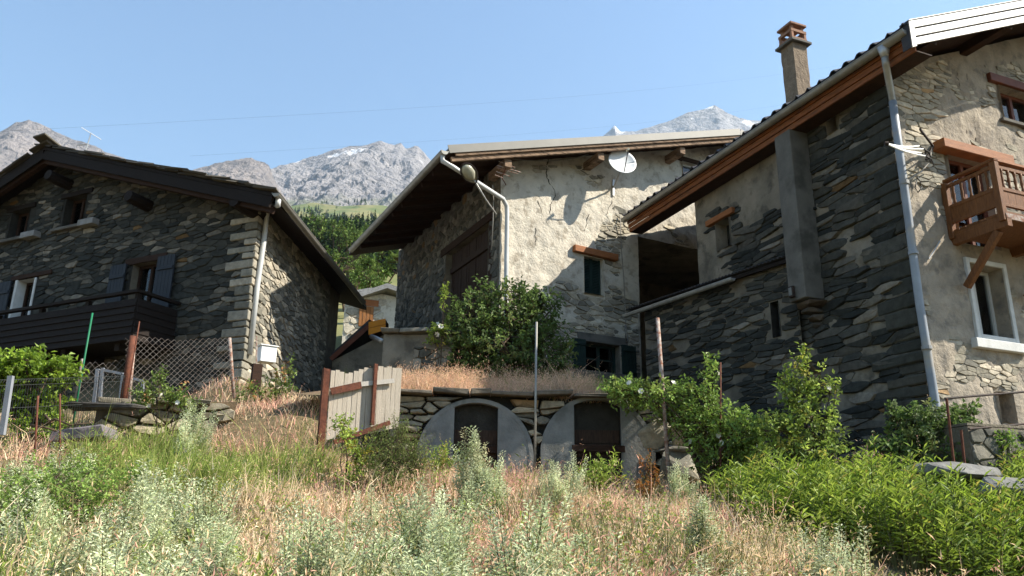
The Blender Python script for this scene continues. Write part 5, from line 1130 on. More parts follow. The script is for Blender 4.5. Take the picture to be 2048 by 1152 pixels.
for p, q_ in (((1893, 797), (1908, 930)), ((1922, 860), (1930, 935))): mb = MB(); mb.tube([at(*p, 9.5), at(*q_, 9.5)], .016, 8); obj('post', mb, M['rust'], IR)
for i, (px, py, Y, a, b, c, lab) in enumerate(((1905, 943, 9.1, .62, .3, .10, 'smooth grey flat rock beside the foot of the railing post'), (2040, 975, 8.6, .5, .3, .16, 'grey rounded boulder at the right edge above the leafy bank'))):
    tag(obj('rock', boulder(at(px, py, Y), (a, b, c), 60+i, (.17, .165, .155), 22), M['stone'], bevel=.03), lab, 'rock')

# ------------------------------------------------------------------ vegetation
gxa, gya = np.array(gx), np.array(gy)
def gz(x, y):
    x = np.asarray(x, float); y = np.asarray(y, float); i = np.clip(np.searchsorted(gxa, x)-1, 0, len(gxa)-2); j = np.clip(np.searchsorted(gya, y)-1, 0, len(gya)-2)
    u = (x-gxa[i])/(gxa[i+1]-gxa[i]); v = (y-gya[j])/(gya[j+1]-gya[j])
    return (GZ[j, i]*(1-u)+GZ[j, i+1]*u)*(1-v)+(GZ[j+1, i]*(1-u)+GZ[j+1, i+1]*u)*v
def unit(a): return a/(np.linalg.norm(a, axis=-1, keepdims=True)+1e-9)
def cols(pal, n, rs, j=.22):
    p = np.array([c for c, _ in pal]); w = np.array([w for _, w in pal], float); c = p[rs.choice(len(p), n, p=w/w.sum())]
    return c*(1+rs.uniform(-j, j, (n, 1)))
def leafgeo(pos, ax, ln, wd, col, rs, fold=.25, curl=.15):
    col = np.asarray(col)
    n = len(pos); ax = unit(ax); sd = unit(np.cross(ax, unit(rs.normal(size=(n, 3))*.45+V3(0, 0, 1)))); up = np.cross(sd, ax)
    ln = np.broadcast_to(np.asarray(ln), (n,))[:, None]; wd = np.broadcast_to(np.asarray(wd), (n,))[:, None]
    mid = pos+ax*ln*.45; b = pos; t = pos+ax*ln-up*ln*curl
    l = mid+sd*wd*.5+up*wd*fold; r_ = mid-sd*wd*.5+up*wd*fold
    V = np.stack([b, r_, t, l], 1).reshape(-1, 3); i = np.arange(n)[:, None]*4
    F = np.concatenate([i+np.array([[0, 1, 2]]), i+np.array([[0, 2, 3]])]); C = np.repeat(col, 4, 0)
    return V, F, C
def stemgeo(P0, P1, r0, r1, bend=None):      # three-sided stems, arrays of ends
    n = len(P0); d = unit(P1-P0); a = unit(np.cross(d, V3(.3, .9, .1))); b = np.cross(d, a); m_ = (P0+P1)/2+(0 if bend is None else bend); Vs = []
    for p, rr in ((P0, r0), (m_, (np.asarray(r0)+r1)/2), (P1, r1)):
        rr = np.broadcast_to(np.asarray(rr), (n,))[:, None]
        for k in range(3): t = 2*math.pi*k/3; Vs.append(p+rr*(math.cos(t)*a+math.sin(t)*b))
    V = np.stack(Vs, 1).reshape(-1, 3); i = np.arange(n)[:, None]*9; F = []
    for q in (0, 3):
        for k in range(3):
            k2 = (k+1) % 3; F += [i+np.array([[q+k, q+k2, q+3+k2]]), i+np.array([[q+k, q+3+k2, q+3+k]])]
    return V, np.concatenate(F)
def bladegeo(pos, dirv, ln, wd, col, rs, droop):
    n = len(pos); sd = unit(np.cross(dirv, rs.normal(size=(n, 3)))); ln = ln[:, None]; wd = wd[:, None]; out = dirv*V3(1, 1, 0)+rs.normal(size=(n, 3))*V3(.3, .3, 0)
    m_ = pos+dirv*ln*.55; t = pos+dirv*ln*.92+out*ln*droop[:, None]-V3(0, 0, 1)*ln*droop[:, None]*.6
    V = np.stack([pos-sd*wd*.5, pos+sd*wd*.5, m_+sd*wd*.45, m_-sd*wd*.45, t], 1).reshape(-1, 3); i = np.arange(n)[:, None]*5
    F = np.concatenate([i+np.array([[0, 1, 2]]), i+np.array([[0, 2, 3]]), i+np.array([[3, 2, 4]])]); return V, F, np.repeat(col, 5, 0)
def merge(L):
    Vs, Fs, Cs, o = [], [], [], 0
    for V, F, C in L: Vs.append(V); Fs.append(F+o); Cs.append(C); o += len(V)
    return np.concatenate(Vs), np.concatenate(Fs), np.concatenate(Cs)
def shrub(name, label, cat, base, blobs, ntw, nlf, ln, wd, pal, seed, tw=.22, group=None, stem_r=.02, leafm='leaf', flowers=None, shell=.55, upb=.35, gap=0.):
    """blobs: (centre, radii) lumps of the crown in world space; twigs end in them and carry the leaves"""
    rs = np.random.RandomState(seed); T = thing(name, label, cat, base, group); base = np.asarray(base, float)
    vol = np.array([r_[0]*r_[1]*r_[2] for _, r_ in blobs])**.8; pick_ = rs.choice(len(blobs), ntw, p=vol/vol.sum())
    cen = np.array([c for c, _ in blobs])[pick_]; rr = np.array([r_ for _, r_ in blobs])[pick_]
    d = unit(rs.normal(size=(ntw, 3))); q = (shell+(1-shell)*rs.rand(ntw, 1))*(1+rs.uniform(-.18, .22, (ntw, 1)))
    tip = cen+d*rr*q; out = unit(d*rr+V3(0, 0, upb)*rr.mean()+rs.normal(size=(ntw, 3))*.25*rr.mean())
    t0 = tip-out*tw; nm = max(3, ntw//14); mi = rs.choice(ntw, nm, replace=False)
    root = base+rs.normal(size=(nm, 3))*V3(1, 1, 0)*.08*rr.mean()
    S1 = stemgeo(root, t0[mi], stem_r, stem_r*.35, (t0[mi]-root)*V3(-.12, -.12, .1)+rs.normal(size=(nm, 3))*.05)
    mm = (root+t0[mi])/2; cand = np.concatenate([mm*.5+t0[mi]*.5, t0[mi], mm]); own = np.argmin(((t0[:, None]-cand[None])**2).sum(-1), 1)
    S2 = stemgeo(cand[own], t0, stem_r*.35, stem_r*.2); S3 = stemgeo(t0, tip, stem_r*.2, stem_r*.1)
    V, F, _ = merge([(a, b, a) for a, b in (S1, S2, S3)]); npmesh('branches', V, F, None, M['bark'], T)
    k = np.repeat(np.arange(ntw), nlf); f = np.tile(np.linspace(.05, 1.05, nlf), ntw)[:, None]; p = t0[k]+(tip-t0)[k]*f+rs.normal(size=(len(k), 3))*tw*.10
    ax = out[k]*.55+unit(rs.normal(size=(len(k), 3)))*.8; c = cols(pal, ntw, rs)[k]*(1+rs.uniform(-.2, .25, (len(k), 1)))
    V, F, C = leafgeo(p, ax, ln*rs.uniform(.6, 1.2, len(k)), wd*rs.uniform(.7, 1.2, len(k)), c, rs); tag(npmesh('foliage', V, F, C, M[leafm], T), kind='stuff')
    if flowers:
        n, sz, m_, ys = flowers; pk = rs.choice(np.arange(ntw), n, replace=False)
        for i in pk:
            mb = MB(); c0 = tip[i]+out[i]*.02; a = unit(np.cross(out[i], V3(.2, .3, 1))); b = np.cross(out[i], a)
            for e in range(6): t = e*math.pi/3; u = a*math.cos(t)+b*math.sin(t); v = np.cross(out[i], u); mb.add([c0, c0+u*sz*.6+v*sz*.4+out[i]*sz*.2, c0+u*sz+out[i]*sz*.25, c0+u*sz*.6-v*sz*.4+out[i]*sz*.2], [(0, 1, 2), (0, 2, 3)])
            obj('flower', mb, M[m_], T)
    return T
def B3(px, py, Y, rx, rz_, ry=None): return (at(px, py, Y), (rx, ry or rx, rz_))
def foot(px, Y, dx=0.): p = at(px, 900, Y); return V3(p[0], p[1], float(gz(p[0], p[1]))-.05)
G_DARK = [((0.0888, 0.1380, 0.0360), 3), ((0.1212, 0.1860, 0.0492), 3), ((0.1620, 0.2352, 0.0648), 2), ((0.2268, 0.2592, 0.0816), .6)]
G_MID = [((0.1537, 0.2363, 0.0475), 3), ((0.2000, 0.3075, 0.0612), 3), ((0.2712, 0.3800, 0.0813), 2)]
G_YEL = [((0.2495, 0.3335, 0.0586), 3), ((0.3335, 0.4163, 0.0747), 3), ((0.2001, 0.2829, 0.0494), 2), ((0.4335, 0.4002, 0.0828), .5)]
G_ROSE = [((0.126, 0.196, 0.042), 3), ((0.182, 0.252, 0.056), 3), ((0.252, 0.294, 0.070), 1), ((0.392, 0.196, 0.070), .35)]
# big dark shrub before the cream gable
p = at(1010, 760, 15.6); p[2] = terr(p[0], p[1])-.05
shrub('large_shrub', 'large rounded dark green shrub before the cream gable', 'shrub', p, [B3(1015, 610, 15.6, .85, .55), B3(950, 640, 15.4, .65, .6), B3(1080, 620, 15.5, .55, .5), B3(1005, 690, 15.3, 1.0, .65), B3(1085, 700, 15.4, .75, .6), B3(930, 700, 15.2, .55, .5), B3(1040, 740, 15.4, .9, .4)], 900, 14, .10, .055, G_DARK+[((.2, .24, .08), 1)], 1, tw=.26, stem_r=.035, shell=.6)
p = at(880, 745, 15.0); p[2] = terr(p[0], p[1])-.05
shrub('rose_bush', 'spindly rose bush with red blooms left of the dark shrub', 'shrub', p, [B3(888, 590, 15., .12, .3), B3(880, 660, 15., .25, .15), B3(893, 630, 15., .1, .25), B3(868, 680, 15., .2, .12)], 60, 9, .07, .04, G_YEL, 2, tw=.14, stem_r=.012, flowers=(5, .06, 'petal', 0))
for i, (dz, w, dpt) in enumerate(((.07, .27, .36), (.18, .22, .27), (.30, .17, .17), (.41, .13, .10))):
    obj('corbel_stone', boulder(AP.pt(FLUE[0]-.21+(.03, -.02, .02, 0)[i], FLUE[1]-dz, dpt*.35), (w, dpt*.75, .07), 80+i, ((.09, .065, .045), (.075, .06, .045), (.10, .08, .06), (.07, .06, .05))[i], 18), M['stone'], RH, bevel=.015)
# white-flowered bramble right of the arches
shrub('bramble_bush', 'sprawling green bramble with white flowers over the right cellar arch', 'shrub', foot(1420, 11.3), [B3(1300, 790, 11.6, .75, .24), B3(1250, 780, 11.7, .45, .2), B3(1390, 790, 11.4, .5, .3), B3(1420, 730, 11.3, .22, .25), B3(1410, 850, 11.2, .45, .4), B3(1470, 860, 11., .5, .45), B3(1440, 920, 11., .5, .35), B3(1520, 880, 10.9, .4, .4), B3(1345, 830, 11.5, .35, .2)], 600, 13, .07, .04, G_MID+[((.2, .25, .06), 1)], 3, tw=.2, stem_r=.022, flowers=(26, .045, 'petal', 0))
shrub('tall_bush', 'upright yellow-green bush against the big shaded wall stones', 'shrub', foot(1620, 10.4), [B3(1618, 735, 10.4, .26, .3), B3(1600, 790, 10.4, .38, .3), B3(1650, 770, 10.3, .24, .3), B3(1625, 850, 10.3, .5, .35), B3(1570, 750, 10.4, .16, .22), B3(1560, 860, 10.3, .4, .3), B3(1620, 910, 10.2, .6, .25), B3(1610, 695, 10.4, .1, .14), B3(1665, 700, 10.4, .08, .12)], 250, 12, .075, .042, G_YEL+[((.13, .18, .04), 3)], 4, tw=.19, stem_r=.016, flowers=(8, .035, 'petal', 0))
shrub('ivy_bush', 'glossy dark bush at the foot of the grey downpipe', 'shrub', foot(1850, 10.1), [B3(1850, 830, 10.1, .4, .2), B3(1900, 850, 10., .32, .25), B3(1800, 830, 10.2, .22, .2), B3(1845, 890, 10., .5, .3), B3(1930, 820, 10.1, .2, .12), B3(1780, 900, 10., .35, .25)], 280, 12, .07, .048, G_DARK+[((.14, .18, .08), 1.5)], 5, tw=.17, stem_r=.016)
# vine at the left edge
shrub('vine_bush', 'bright green climbing vine arching over the wire panel fence', 'shrub', foot(60, 10.6), [B3(60, 725, 10.6, .62, .2), B3(120, 745, 10.7, .35, .22), B3(20, 745, 10.5, .5, .25), B3(100, 800, 10.7, .3, .3), B3(-60, 740, 10.4, .5, .3), B3(40, 800, 10.6, .3, .25), B3(75, 850, 10.6, .35, .25)], 420, 12, .085, .055, [((.20, .30, .03), 3), ((.27, .38, .045), 3), ((.15, .23, .03), 2)], 6, tw=.2, stem_r=.02)
shrub('briar_bush', 'small reddish briar growing on the rubble ledge', 'shrub', foot(320, 11.3), [B3(300, 790, 11.4, .3, .25), B3(350, 790, 11.4, .25, .2), B3(320, 750, 11.4, .12, .2), B3(370, 810, 11.4, .2, .2)], 110, 10, .055, .032, G_ROSE, 7, tw=.15, stem_r=.012, flowers=(4, .04, 'petal', 0))
shrub('briar_bush', 'loose briar sprawling round the meter box post', 'shrub', foot(540, 13.2), [B3(560, 770, 13.2, .28, .35), B3(580, 735, 13.2, .14, .2), B3(500, 790, 13.2, .3, .25), B3(530, 800, 13.1, .3, .2)], 130, 10, .06, .034, G_ROSE, 8, tw=.16, stem_r=.012)
shrub('weed_bush', 'feathery light green weed clump before the plank fence', 'shrub', foot(790, 9.2), [B3(790, 900, 9.2, .42, .35), B3(760, 880, 9.3, .25, .3), B3(830, 910, 9.2, .25, .35), B3(800, 850, 9.3, .18, .16), B3(760, 950, 9., .4, .3)], 460, 16, .032, .012, [((.15, .19, .05), 3), ((.19, .23, .065), 3), ((.12, .16, .04), 2)], 9, tw=.24, stem_r=.01, upb=1.2, shell=.3)
shrub('bramble_shoot', 'leafy bramble shoot with yellow leaves at the rusty fence post', 'shrub', foot(700, 9.3), [B3(690, 860, 9.4, .22, .25), B3(720, 910, 9.2, .25, .25), B3(700, 960, 9., .2, .2), B3(680, 830, 9.4, .1, .1)], 90, 10, .05, .03, G_YEL+[((.35, .30, .04), 1)], 10, tw=.14, stem_r=.01)
shrub('weed_bush', 'lance-leaved weed clump before the right cellar door', 'shrub', foot(1195, 9.8), [B3(1195, 945, 9.8, .3, .22), B3(1215, 925, 9.8, .18, .15), B3(1170, 970, 9.7, .25, .2)], 110, 11, .075, .016, G_YEL, 11, tw=.18, stem_r=.008, upb=1.)
shrub('weed_bush', 'green weed at the foot of the left cellar doorway', 'shrub', foot(890, 10.4), [B3(890, 910, 10.4, .2, .2), B3(870, 930, 10.3, .2, .18)], 70, 10, .06, .018, G_YEL, 12, tw=.15, stem_r=.008, upb=1.)
shrub('dock_plant', 'rust-orange dock spike by the right cellar arch', 'plant', foot(1295, 10.6), [B3(1285, 930, 10.6, .05, .18), B3(1298, 925, 10.6, .05, .2), B3(1312, 945, 10.6, .05, .14), B3(1295, 970, 10.5, .2, .12)], 90, 12, .028, .02, [((.35, .14, .03), 3), ((.26, .17, .05), 2)], 13, tw=.1, stem_r=.007, upb=2.)
shrub('weed_bush', 'dark leafy weed patch among the wormwood at lower left', 'shrub', foot(140, 6.), [B3(60, 1000, 6.1, .5, .25), B3(150, 1000, 6.1, .4, .25), B3(230, 960, 6.8, .35, .25), B3(130, 950, 7., .5, .2)], 300, 12, .04, .022, G_MID, 14, tw=.16, stem_r=.007)
shrub('ivy_mat', 'sparse ivy creeping over the low right-hand wall', 'plant', RP.pt(ra+.9, rzt-.5, .05), [(RP.pt(ra+.5, rzt-.12, .06), (.4, .05, .12)), (RP.pt(ra+1.2, rzt-.1, .06), (.5, .05, .15)), (RP.pt(ra+.9, rzt-.35, .06), (.3, .05, .2))], 120, 9, .04, .03, G_MID, 15, tw=.08, stem_r=.006)

shrub('shade_bush', 'bush added beyond the lower right corner to shade the bank', 'shrub', V3(5.3, 5.9, float(gz(5.3, 5.9))), [(V3(4.9, 6.0, 1.2), (.55, .5, .5)), (V3(5.4, 5.6, 1.7), (.7, .7, .7)), (V3(5.9, 5.2, 2.2), (.8, .8, .8)), (V3(6.3, 4.6, 2.3), (.9, .9, .9)), (V3(5.6, 4.6, 1.5), (.7, .7, .8)), (V3(6.6, 5.8, 1.7), (.7, .7, .7))], 620, 11, .085, .045, G_DARK, 16, tw=.25, stem_r=.03)  # added beyond the right edge to cast shade on the lower bank
# wormwood clumps
SAGE = [((0.5124, 0.5612, 0.3416), 4), ((0.6466, 0.6832, 0.4514), 3), ((0.4026, 0.4636, 0.2440), 3), ((0.5612, 0.5368, 0.3172), 1)]
def sage_proto(seed):
    rs = np.random.RandomState(seed); ns = rs.randint(16, 34); H = rs.uniform(.4, 1.05, ns); tn = rs.uniform(.8, 1.15); a = rs.uniform(0, 2*math.pi, ns); sp = rs.uniform(.01, rs.uniform(.16, .36), ns)+(1-H)*.14
    P0 = np.stack([np.cos(a)*.05, np.sin(a)*.05, np.zeros(ns)], 1); P1 = np.stack([np.cos(a)*sp, np.sin(a)*sp, H], 1)
    V, F = stemgeo(P0, P1, .006, .002); me_s = (V, F); nl = 120; k = np.repeat(np.arange(ns), nl); f = np.tile(np.linspace(.1, 1., nl), ns)[:, None]
    ax0 = unit(P1-P0); rad_ = .045*(1.15-f)+.012; an_ = np.tile(np.arange(nl)*2.4, ns)[:, None]; sd = np.concatenate([np.cos(an_), np.sin(an_), np.zeros_like(an_)], 1)
    off = sd*rad_*rs.uniform(.2, 1.9, (len(k), 1)); p = P0[k]+(P1-P0)[k]*f+off*.8
    ax = sd*.8+ax0[k]*.7+rs.normal(size=(len(k), 3))*.3; c = tn*cols(SAGE, ns, rs, .2)[k]*(1+rs.uniform(-.25, .25, (len(k), 1)))
    VL, FL_, CL = leafgeo(p, ax, .052*(1.25-f[:, 0]*.6)*rs.uniform(.6, 1.3, len(k)), .024*(1.2-f[:, 0]*.5), c, rs)
    return me_s, (VL, FL_, CL)
protos = []
for i in range(9):
    (a, b), (c, d, e) = sage_proto(100+i)
    s1 = npmesh('stems', a, b, None, M['stem_green']); s2 = npmesh('foliage', c, d, e, M['leaf']); protos.append((s1.data, s2.data)); bpy.data.objects.remove(s1); bpy.data.objects.remove(s2)
SG = [(40, 885, 7, ''), (120, 895, 7.4, ''), (175, 878, 8, ''), (15, 1000, 4.6, ''), (110, 985, 4.7, ''), (60, 1045, 4, ''), (290, 888, 6.9, 'tallest silvery wormwood plume at left, above the dark weeds'), (322, 930, 6.2, ''), (250, 985, 5, ''), (285, 1010, 4.6, ''), (235, 1050, 4.1, ''), (370, 960, 5.6, ''), (430, 955, 5.6, ''), (462, 1000, 4.8, ''), (350, 1060, 4., ''), (440, 1070, 3.9, ''), (615, 1035, 4.3, ''), (700, 1022, 4.3, ''), (735, 1045, 4.1, ''), (675, 1070, 3.8, ''), (832, 1000, 4.7, ''), (880, 980, 4.8, ''), (905, 995, 4.5, ''), (870, 1060, 3.9, ''), (958, 868, 8.2, 'tall pale wormwood in front of the left cellar door'), (985, 880, 8.1, ''), (940, 900, 7.6, ''), (1100, 912, 8.4, ''), (1142, 918, 8.7, 'pale wormwood in front of the right cellar door'), (1120, 940, 8., ''), (1040, 1030, 4.4, ''), (1110, 1045, 4., ''), (1222, 1060, 4., ''), (1400, 1010, 5.6, ''), (1362, 930, 10.2, 'lone wormwood sprig beside the boulders of the cellar wall'), (1620, 1042, 5., ''), (1650, 1055, 5., ''), (1678, 1062, 5.1, 'last wormwood at the edge of the dark leafy bank'), (380, 830, 10., ''), (400, 815, 10.5, ''), (300, 1075, 3.5, ''), (150, 1060, 3.6, ''), (640, 1085, 3.4, ''), (860, 1030, 3.9, ''), (905, 1060, 3.6, ''), (1460, 1090, 3.7, ''), (1590, 1095, 4., ''), (330, 1000, 4.9, ''), (20, 940, 6., ''), (90, 920, 6.6, ''), (420, 1030, 4.3, ''), (110, 1090, 3.2, ''), (270, 1100, 3.1, ''), (900, 1100, 3.1, ''), (1090, 1105, 3.2, ''), (1390, 1105, 3.3, ''), (740, 985, 6.2, ''), (1300, 1000, 7., '')]
def zone(px, Y):
    if px < 215: return 'silver-green wormwood clump at the far left, before the wire panel fence' if Y > 5.5 else 'silver-green wormwood clump low in the left corner of the bank'
    if px < 480: return 'silver-green wormwood clump among the green grass below the rubble ledge' if Y > 5.2 else 'near silver-green wormwood clump on the bank left of the pink grass'
    if px < 780: return 'silver-green wormwood clump on the bank below the plank fence'
    if px < 1010: return 'silver-green wormwood clump on the bank below the left cellar door' if Y < 6 else 'silver-green wormwood clump just before the left cellar door'
    if px < 1260: return 'silver-green wormwood clump on the bank below the right cellar door' if Y < 6 else 'silver-green wormwood clump just before the right cellar door'
    return 'silver-green wormwood clump on the right of the bank, towards the leafy growth'
rs = np.random.RandomState(5)
for i, (px, py, Y, lab) in enumerate(SG):
    t = at(px, py, Y); z = float(gz(t[0], t[1])); hgt = min(.95, max(.40, (t[2]-z+.06)*rs.uniform(.75, 1.1))); o = thing('wormwood', lab or zone(px, Y), 'plant', (t[0], t[1], z-.03), 'wormwood clumps on the bank')
    ro = rs.uniform(0, 6.28); o.rotation_euler = (rs.uniform(-.16, .16), rs.uniform(-.16, .16), ro); sc = hgt/1.0; wsc = min(1., max(.7, sc*1.15))*rs.uniform(.85, 1.25); o.scale = (wsc, wsc, sc)
    for nm, me in zip(('stems', 'foliage'), protos[(i*4) % 9]):
        c = bpy.data.objects.new(nm, me); COL.objects.link(c); c.parent = o
        if nm == 'foliage': c['kind'] = 'stuff'
# dry grass
def hedge_zone(x, y): return (x > 2.4+np.maximum(0, 8.6-y)*.10) & (y > 4.6+np.maximum(0, 3.2-x)*2.2) & (y < 10.4)
def grass(name, n, yr, seed, hgt, wid, palf, mask=None, zf=gz, xr=None, lean=.35, droop=.35, head=0.):
    rs = np.random.RandomState(seed); u = rs.rand(n); y = yr[0]*(yr[1]/yr[0])**u if xr is None else rs.uniform(*yr, n)
    x = rs.uniform(-1, 1, n)*(y*.70+.35) if xr is None else rs.uniform(*xr, n)
    ok = np.ones(n, bool) if mask is None else mask(x, y); x, y = x[ok], y[ok]; n = len(x)
    clump = np.array([nz(a, b, 0., 1.6, 3) for a, b in zip(x, y)]); x += rs.normal(size=n)*.02; z = zf(x, y)
    d = unit(np.stack([rs.normal(size=n)*lean+clump*.4, rs.normal(size=n)*lean, np.ones(n)], 1)); L = rs.uniform(*hgt, n)*np.clip(1+clump*1.1, .35, 1.9)*np.where(rs.rand(n) < .03, 1.7, 1.); c = palf(x, y, rs)
    parts = [bladegeo(np.stack([x, y, z-.02], 1), d, L, rs.uniform(*wid, n), c, rs, rs.uniform(0, droop, n))]
    if head:
        k = rs.rand(n) < head; m_ = k.sum(); tp = np.stack([x, y, z], 1)[k]+d[k]*L[k][:, None]*.9
        for q in range(3): parts.append(leafgeo(tp+rs.normal(size=(m_, 3))*.015+d[k]*q*.022, d[k]+rs.normal(size=(m_, 3))*.5, rs.uniform(.025, .045, m_), rs.uniform(.004, .008, m_), c[k]*1.15, rs))
    V, F, C = merge(parts); return npmesh(name, V, F, C, M['grass'])
STRAW = np.array([(.76, .56, .36), (.82, .66, .45), (.68, .41, .29), (.72, .43, .33), (.56, .28, .22), (.30, .26, .10), (.20, .22, .06), (.16, .21, .045)])
def straw_pal(x, y, rs):
    n = len(x); v = np.array([nz(a, b, 4.4, .55, 3) for a, b in zip(x, y)]); g = np.array([nz(a, b, 9.1, .7, 3) for a, b in zip(x, y)])
    gp = np.exp(-(((x+3.7)/1.3)**2+((y-9.3)/1.5)**2))*.9+np.exp(-(((x+3.6)/1.8)**2+((y-5.5)/1.2)**2))*.25
    w = np.stack([1+0*v, 1+0*v, .5+v*3, .4+v*3.4, .25+v*3., .35+g*1.2+gp*1.5, .1+g*1.8+gp*3, .02+g*1.5+gp*3], 1); w = np.clip(w, .02, None); w /= w.sum(1, keepdims=True)
    k = (w.cumsum(1) > rs.rand(n, 1)).argmax(1); return STRAW[k]*(1+rs.uniform(-.25, .25, (n, 1)))
off_wall = lambda x, y: ~hedge_zone(x, y) & ~((y > 11.9) & (x > -2.2)) & ~((y > 11.2) & (x < -5.))
tag(grass('dry_grass', 78000, (2.5, 13.), 1, (.12, .34), (.004, .008), straw_pal, off_wall, head=.22), 'dry straw and pink grass covering the sunny bank', 'grass', kind='stuff')
def green_pal(x, y, rs): return cols([((.25, .32, .07), 3), ((.34, .39, .10), 3), ((.17, .24, .045), 2), ((.48, .43, .18), 1)], len(x), rs)
gm_ = lambda x, y: off_wall(x, y) & (np.array([nz(a, b, 2.2, .6, 2) for a, b in zip(x, y)])+1.6*np.exp(-(((x+3.7)/1.2)**2+((y-9.2)/1.3)**2))+.9*np.exp(-(((x+2.9)/.8)**2+((y-10.6)/.8)**2)) > .38)
tag(grass('green_grass', 26000, (2.8, 12.), 2, (.2, .45), (.004, .009), green_pal, gm_, lean=.3, droop=.5), 'patches of long green grass in the dry bank', 'grass', kind='stuff')
tag(grass('green_grass', 11000, (7.9, 10.9), 8, (.22, .5), (.005, .009), green_pal, lambda x, y: (((x+3.6)/1.5)**2+((y-9.4)/1.5)**2 < 1) & off_wall(x, y), xr=(-5.3, -2.), lean=.35, droop=.6), 'long fresh green grass below the path by the rubble ledge', 'grass', kind='stuff')
tag(grass('terrace_grass', 12000, (12.4, 14.4), 3, (.14, .36), (.006, .011), lambda x, y, rs: cols([((.66, .45, .30), 4), ((.74, .54, .37), 3), ((.55, .34, .23), 2), ((.35, .33, .12), .5)], len(x), rs), None, lambda x, y: np.array([terr(a, b) for a, b in zip(x, y)]), (-2.15, 1.4), lean=.42, droop=.55, head=.8), 'pinkish dry grass with seed heads along the top of the terrace', 'grass', kind='stuff')
pth = lambda x, y: (y > 7.5) & ~((y > 12.2) & (x > -2.2)) & ~hedge_zone(x, y)
tag(grass('path_grass', 30000, (7.5, 15.), 6, (.10, .28), (.006, .011), straw_pal, pth, xr=(-7.5, 2.2), lean=.4), 'short straw grass on the path up to the chalet', 'grass', kind='stuff')
tag(grass('terrace_turf', 5000, (13.5, 18.), 4, (.15, .35), (.006, .01), green_pal, None, lambda x, y: np.array([terr(a, b) for a, b in zip(x, y)]), (-3., 2.6), lean=.3), 'shaded green turf on the terrace behind the shrubs', 'grass', kind='stuff')
# small dry herbs with yellowish heads
def herb(n, seed, yr, mask, pal, hgt, ln, wd, nl, name, lab):
    rs = np.random.RandomState(seed); y = rs.uniform(*yr, n); x = rs.uniform(-1, 1, n)*(y*.68); ok = mask(x, y); x, y = x[ok], y[ok]; n = len(x); z = gz(x, y); L = rs.uniform(*hgt, n)
    P0 = np.stack([x, y, z], 1); d = unit(np.stack([rs.normal(size=n)*.22, rs.normal(size=n)*.22, np.ones(n)], 1)); P1 = P0+d*L[:, None]; V1, F1 = stemgeo(P0, P1, .004, .002)
    k = np.repeat(np.arange(n), nl); f = rs.uniform(.25, 1.05, (len(k), 1)); p = P0[k]+(P1-P0)[k]*f+rs.normal(size=(len(k), 3))*.025; c = cols(pal, n, rs)[k]*(1+rs.uniform(-.2, .2, (len(k), 1)))
    g = leafgeo(p, rs.normal(size=(len(k), 3))+V3(0, 0, .5), rs.uniform(*ln, len(k)), rs.uniform(*wd, len(k)), c, rs); V, F, C = merge([(V1, F1, np.tile(V3(.2, .2, .08), (len(V1), 1))), g])
    tag(npmesh(name, V, F, C, M['leaf']), lab, 'plants', kind='stuff')
herb(1500, 31, (3., 7.), lambda x, y: off_wall(x, y) & (x > .2), [((.42, .36, .18), 2), ((.36, .34, .16), 2), ((.24, .28, .10), 2), ((.5, .36, .16), 1)], (.2, .42), (.018, .035), (.012, .02), 22, 'dry_herbs', 'low yellowish seeded herbs among the dry grass')
herb(600, 32, (3., 11.), lambda x, y: off_wall(x, y) & (x < 1.5), G_YEL+[((.30, .32, .2), 2)], (.18, .45), (.025, .045), (.012, .02), 18, 'green_herbs', 'small leafy green herbs scattered in the grass')
# leafy bank at the lower right: upright stems with lance leaves
rs = np.random.RandomState(77); n = 7500; x = rs.uniform(1.9, 7.5, n); y = rs.uniform(4.9, 9.9, n)
tz = 1.55+(y-6)*.225+np.where(x < 3.2, (3.2-x)*-.10, 0)+np.array([(nz(a, b, 1., .9, 3)*.26+nz(a, b, 5., 3.2, 2)*.12) for a, b in zip(x, y)])
ok = hedge_zone(x, y) & (y > 6.5+np.maximum(0, 3.6-x)*1.15); x, y, tz = x[ok], y[ok], tz[ok]; n = len(x); z = gz(x, y); tz = np.maximum(tz+rs.normal(size=n)*.07+(rs.rand(n) < .03)*rs.uniform(.1, .28, n), z+.3); keep_ = np.array([nz(a, b, 8., 2.1, 2) for a, b in zip(x, y)]) > -.32; x, y, z, tz = x[keep_], y[keep_], z[keep_], tz[keep_]; n = len(x)
P0 = np.stack([x, y, z], 1); P1 = np.stack([x+rs.normal(size=n)*.12, y+rs.normal(size=n)*.12, tz], 1); V1, F1 = stemgeo(P0, P1, .006, .003)
nl = 16; k = np.repeat(np.arange(n), nl); f = np.clip(np.tile(np.linspace(.30, 1.02, nl), n)+rs.normal(size=len(k))*.02, 0, 1.03)[:, None]
an_ = np.tile(np.arange(nl)*2.4, n)[:, None]+rs.rand(len(k), 1); ax = np.concatenate([np.cos(an_), np.sin(an_), .35+.7*f**3], 1)
c = cols([((.25, .34, .04), 3), ((.33, .42, .06), 3), ((.42, .48, .10), 1.5), ((.13, .20, .025), 2.5), ((.36, .31, .07), .5), ((.21, .29, .06), 2)], n, rs, .22)[k]*(1+rs.uniform(-.18, .18, (len(k), 1)))
VL, FL_, CL = leafgeo(P0[k]+(P1-P0)[k]*f, ax, rs.uniform(.06, .125, len(k)), rs.uniform(.014, .024, len(k)), c, rs, curl=.2)
V, F, C = merge([(V1, F1, np.tile(V3(.14, .15, .05), (len(V1), 1))), (VL, FL_, CL)]); tag(npmesh('leafy_ground_cover', V, F, C, M['leaf']), 'dense bright green lance-leaved growth filling the lower right bank', 'plants', kind='stuff')

